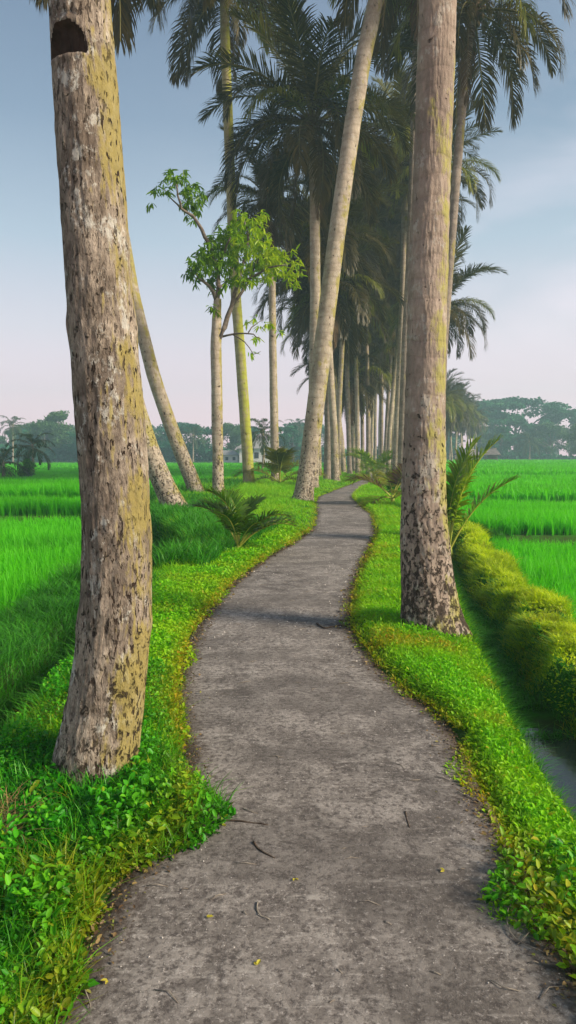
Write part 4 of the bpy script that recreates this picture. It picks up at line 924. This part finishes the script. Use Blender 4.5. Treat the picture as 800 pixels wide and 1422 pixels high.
for i in range(70):
    py = r_.choice([r_.uniform(790, 960), r_.uniform(960, 1400)]); y_ = gnd(400, py).y
    x_ = float(pL(y_))+.08+(float(pR(y_))-float(pL(y_))-.16)*r_.random(); an = r_.gauss(0, .5); L_ = r_.uniform(.02, .10)*(1+max(0, y_-4)*.12)
    mb = MB(); bend = r_.uniform(-.4, .4); mb.tube([(0,0,0), (math.cos(an)*L_*.5, math.sin(an)*L_*.5, .004), (math.cos(an+bend)*L_, math.sin(an+bend)*L_, 0)], [.0016, .002, .001], 4)
    tag(link('fallen_straw', mb.mesh('fallen_straw', M['twig']), None, (x_, y_, .013)), 'tiny pale dry stalk lying loose on the path', 'dry stalk', 'tiny dry stalks scattered on the path')
lf = leafmat('fallen_leaf', [(.42,.40,.04), (.55,.45,.05)], trans=.2)
for i, (px, py, lb) in enumerate([(288,1274,'small yellow fallen leaf on the path right of the curled twig'), (357,1340,'small yellow fallen leaf near the bottom middle of the path'), (617,1210,'small yellow fallen leaf at the right middle of the path'), (150,1362,'two-lobed yellow-green leaf at the bottom left path edge'), (410,1220,'tiny ochre leaf in the centre of the path'), (309,1146,'tiny yellow leaf beside the dark twig')]):
    p_ = gnd(px, py, .016); d = leaves(np.zeros((2,3)), np.array([.021,.015]), np.array([.013,.010]), np.array([i*1.1, i*1.1+1.2]), np.array([.25,.1]), np.array([.1,-.2]), np.array([.5,.9]))
    tag(link('fallen_leaf', npmesh('fallen_leaf', d[0], d[1], d[2], lf, False, d[3]), None, p_), lb, 'leaf')
# brown crumbs of leaf and soil gathered along both edges
n = 5200; y = 1.3*(14/1.3)**rng.random(n); sd_ = rng.random(n) < .5; off = np.abs(rng.normal(0, .055, n))
x = np.where(sd_, pL(y)+off, pR(y)-off); P = np.stack([x, y, .012+.006*rng.random(n)], 1); L_ = (.006+.016*rng.random(n)**2)*np.clip(y/4, 1, 2)
M['litter'] = leafmat('leaf_litter', [(.06,.035,.02), (.16,.10,.05), (.30,.20,.08), (.16,.20,.03)], trans=.1)
stuff('leaf_litter', leaves(P, L_, L_*.6, rng.random(n)*6.283, rng.normal(.1, .3, n), rng.normal(0, .6, n), rng.random(n)), M['litter'], 'brown crumbs of dead leaf gathered along both path edges', 'leaf litter')
# grit and crumbs
n = 1500; y = 1.3*(22/1.3)**rng.random(n); x = pL(y)+(pR(y)-pL(y))*rng.random(n)
s_ = (.0010+.0032*rng.random(n)**3)*np.clip(y/3, .8, 2.5); tet = np.array([[1,0,-.4],[-.5,.87,-.4],[-.5,-.87,-.4],[0,0,.8]])
V = (tet[None]*s_[:, None, None]*np.stack([1+rng.random(n), 1+rng.random(n)*.5, np.ones(n)], 1)[:, None, :]); an = rng.random(n)*6.28
ca, sa = np.cos(an)[:, None], np.sin(an)[:, None]; V = np.stack([V[..., 0]*ca-V[..., 1]*sa, V[..., 0]*sa+V[..., 1]*ca, V[..., 2]], -1)+np.stack([x, y, .013+0*x], 1)[:, None]
b_ = np.arange(n)*4; T = np.concatenate([np.stack([b_+i for i in f], 1) for f in ((0,1,3), (1,2,3), (2,0,3), (0,2,1))])
M['grit'] = simple('grit', (.42,.38,.34), (.60,.55,.50), 50)
tag(link('grit', npmesh('grit', V.reshape(-1, 3), T, np.full(len(T), 3), M['grit'], False)), 'pale grit and crumbs strewn over the worn path', 'grit', kind='stuff')

# ------------------------------------------------------------ haze
m = bpy.data.materials.new('haze'); m.use_nodes = True; t = m.node_tree; t.nodes.clear(); o = t.nodes.new('ShaderNodeOutputMaterial')
pv = t.nodes.new('ShaderNodeVolumePrincipled'); pv.inputs['Color'].default_value = (.60,.93,.97,1); pv.inputs['Density'].default_value = .0020; pv.inputs['Anisotropy'].default_value = .1
t.links.new(pv.outputs[0], o.inputs['Volume'])
mb = MB(); mb.box((0, 203.5, 19), (664, 447, 41)); tag(link('haze', mb.mesh('haze', m, False)), 'thin bluish morning mist over the paddies', 'haze', kind='stuff')
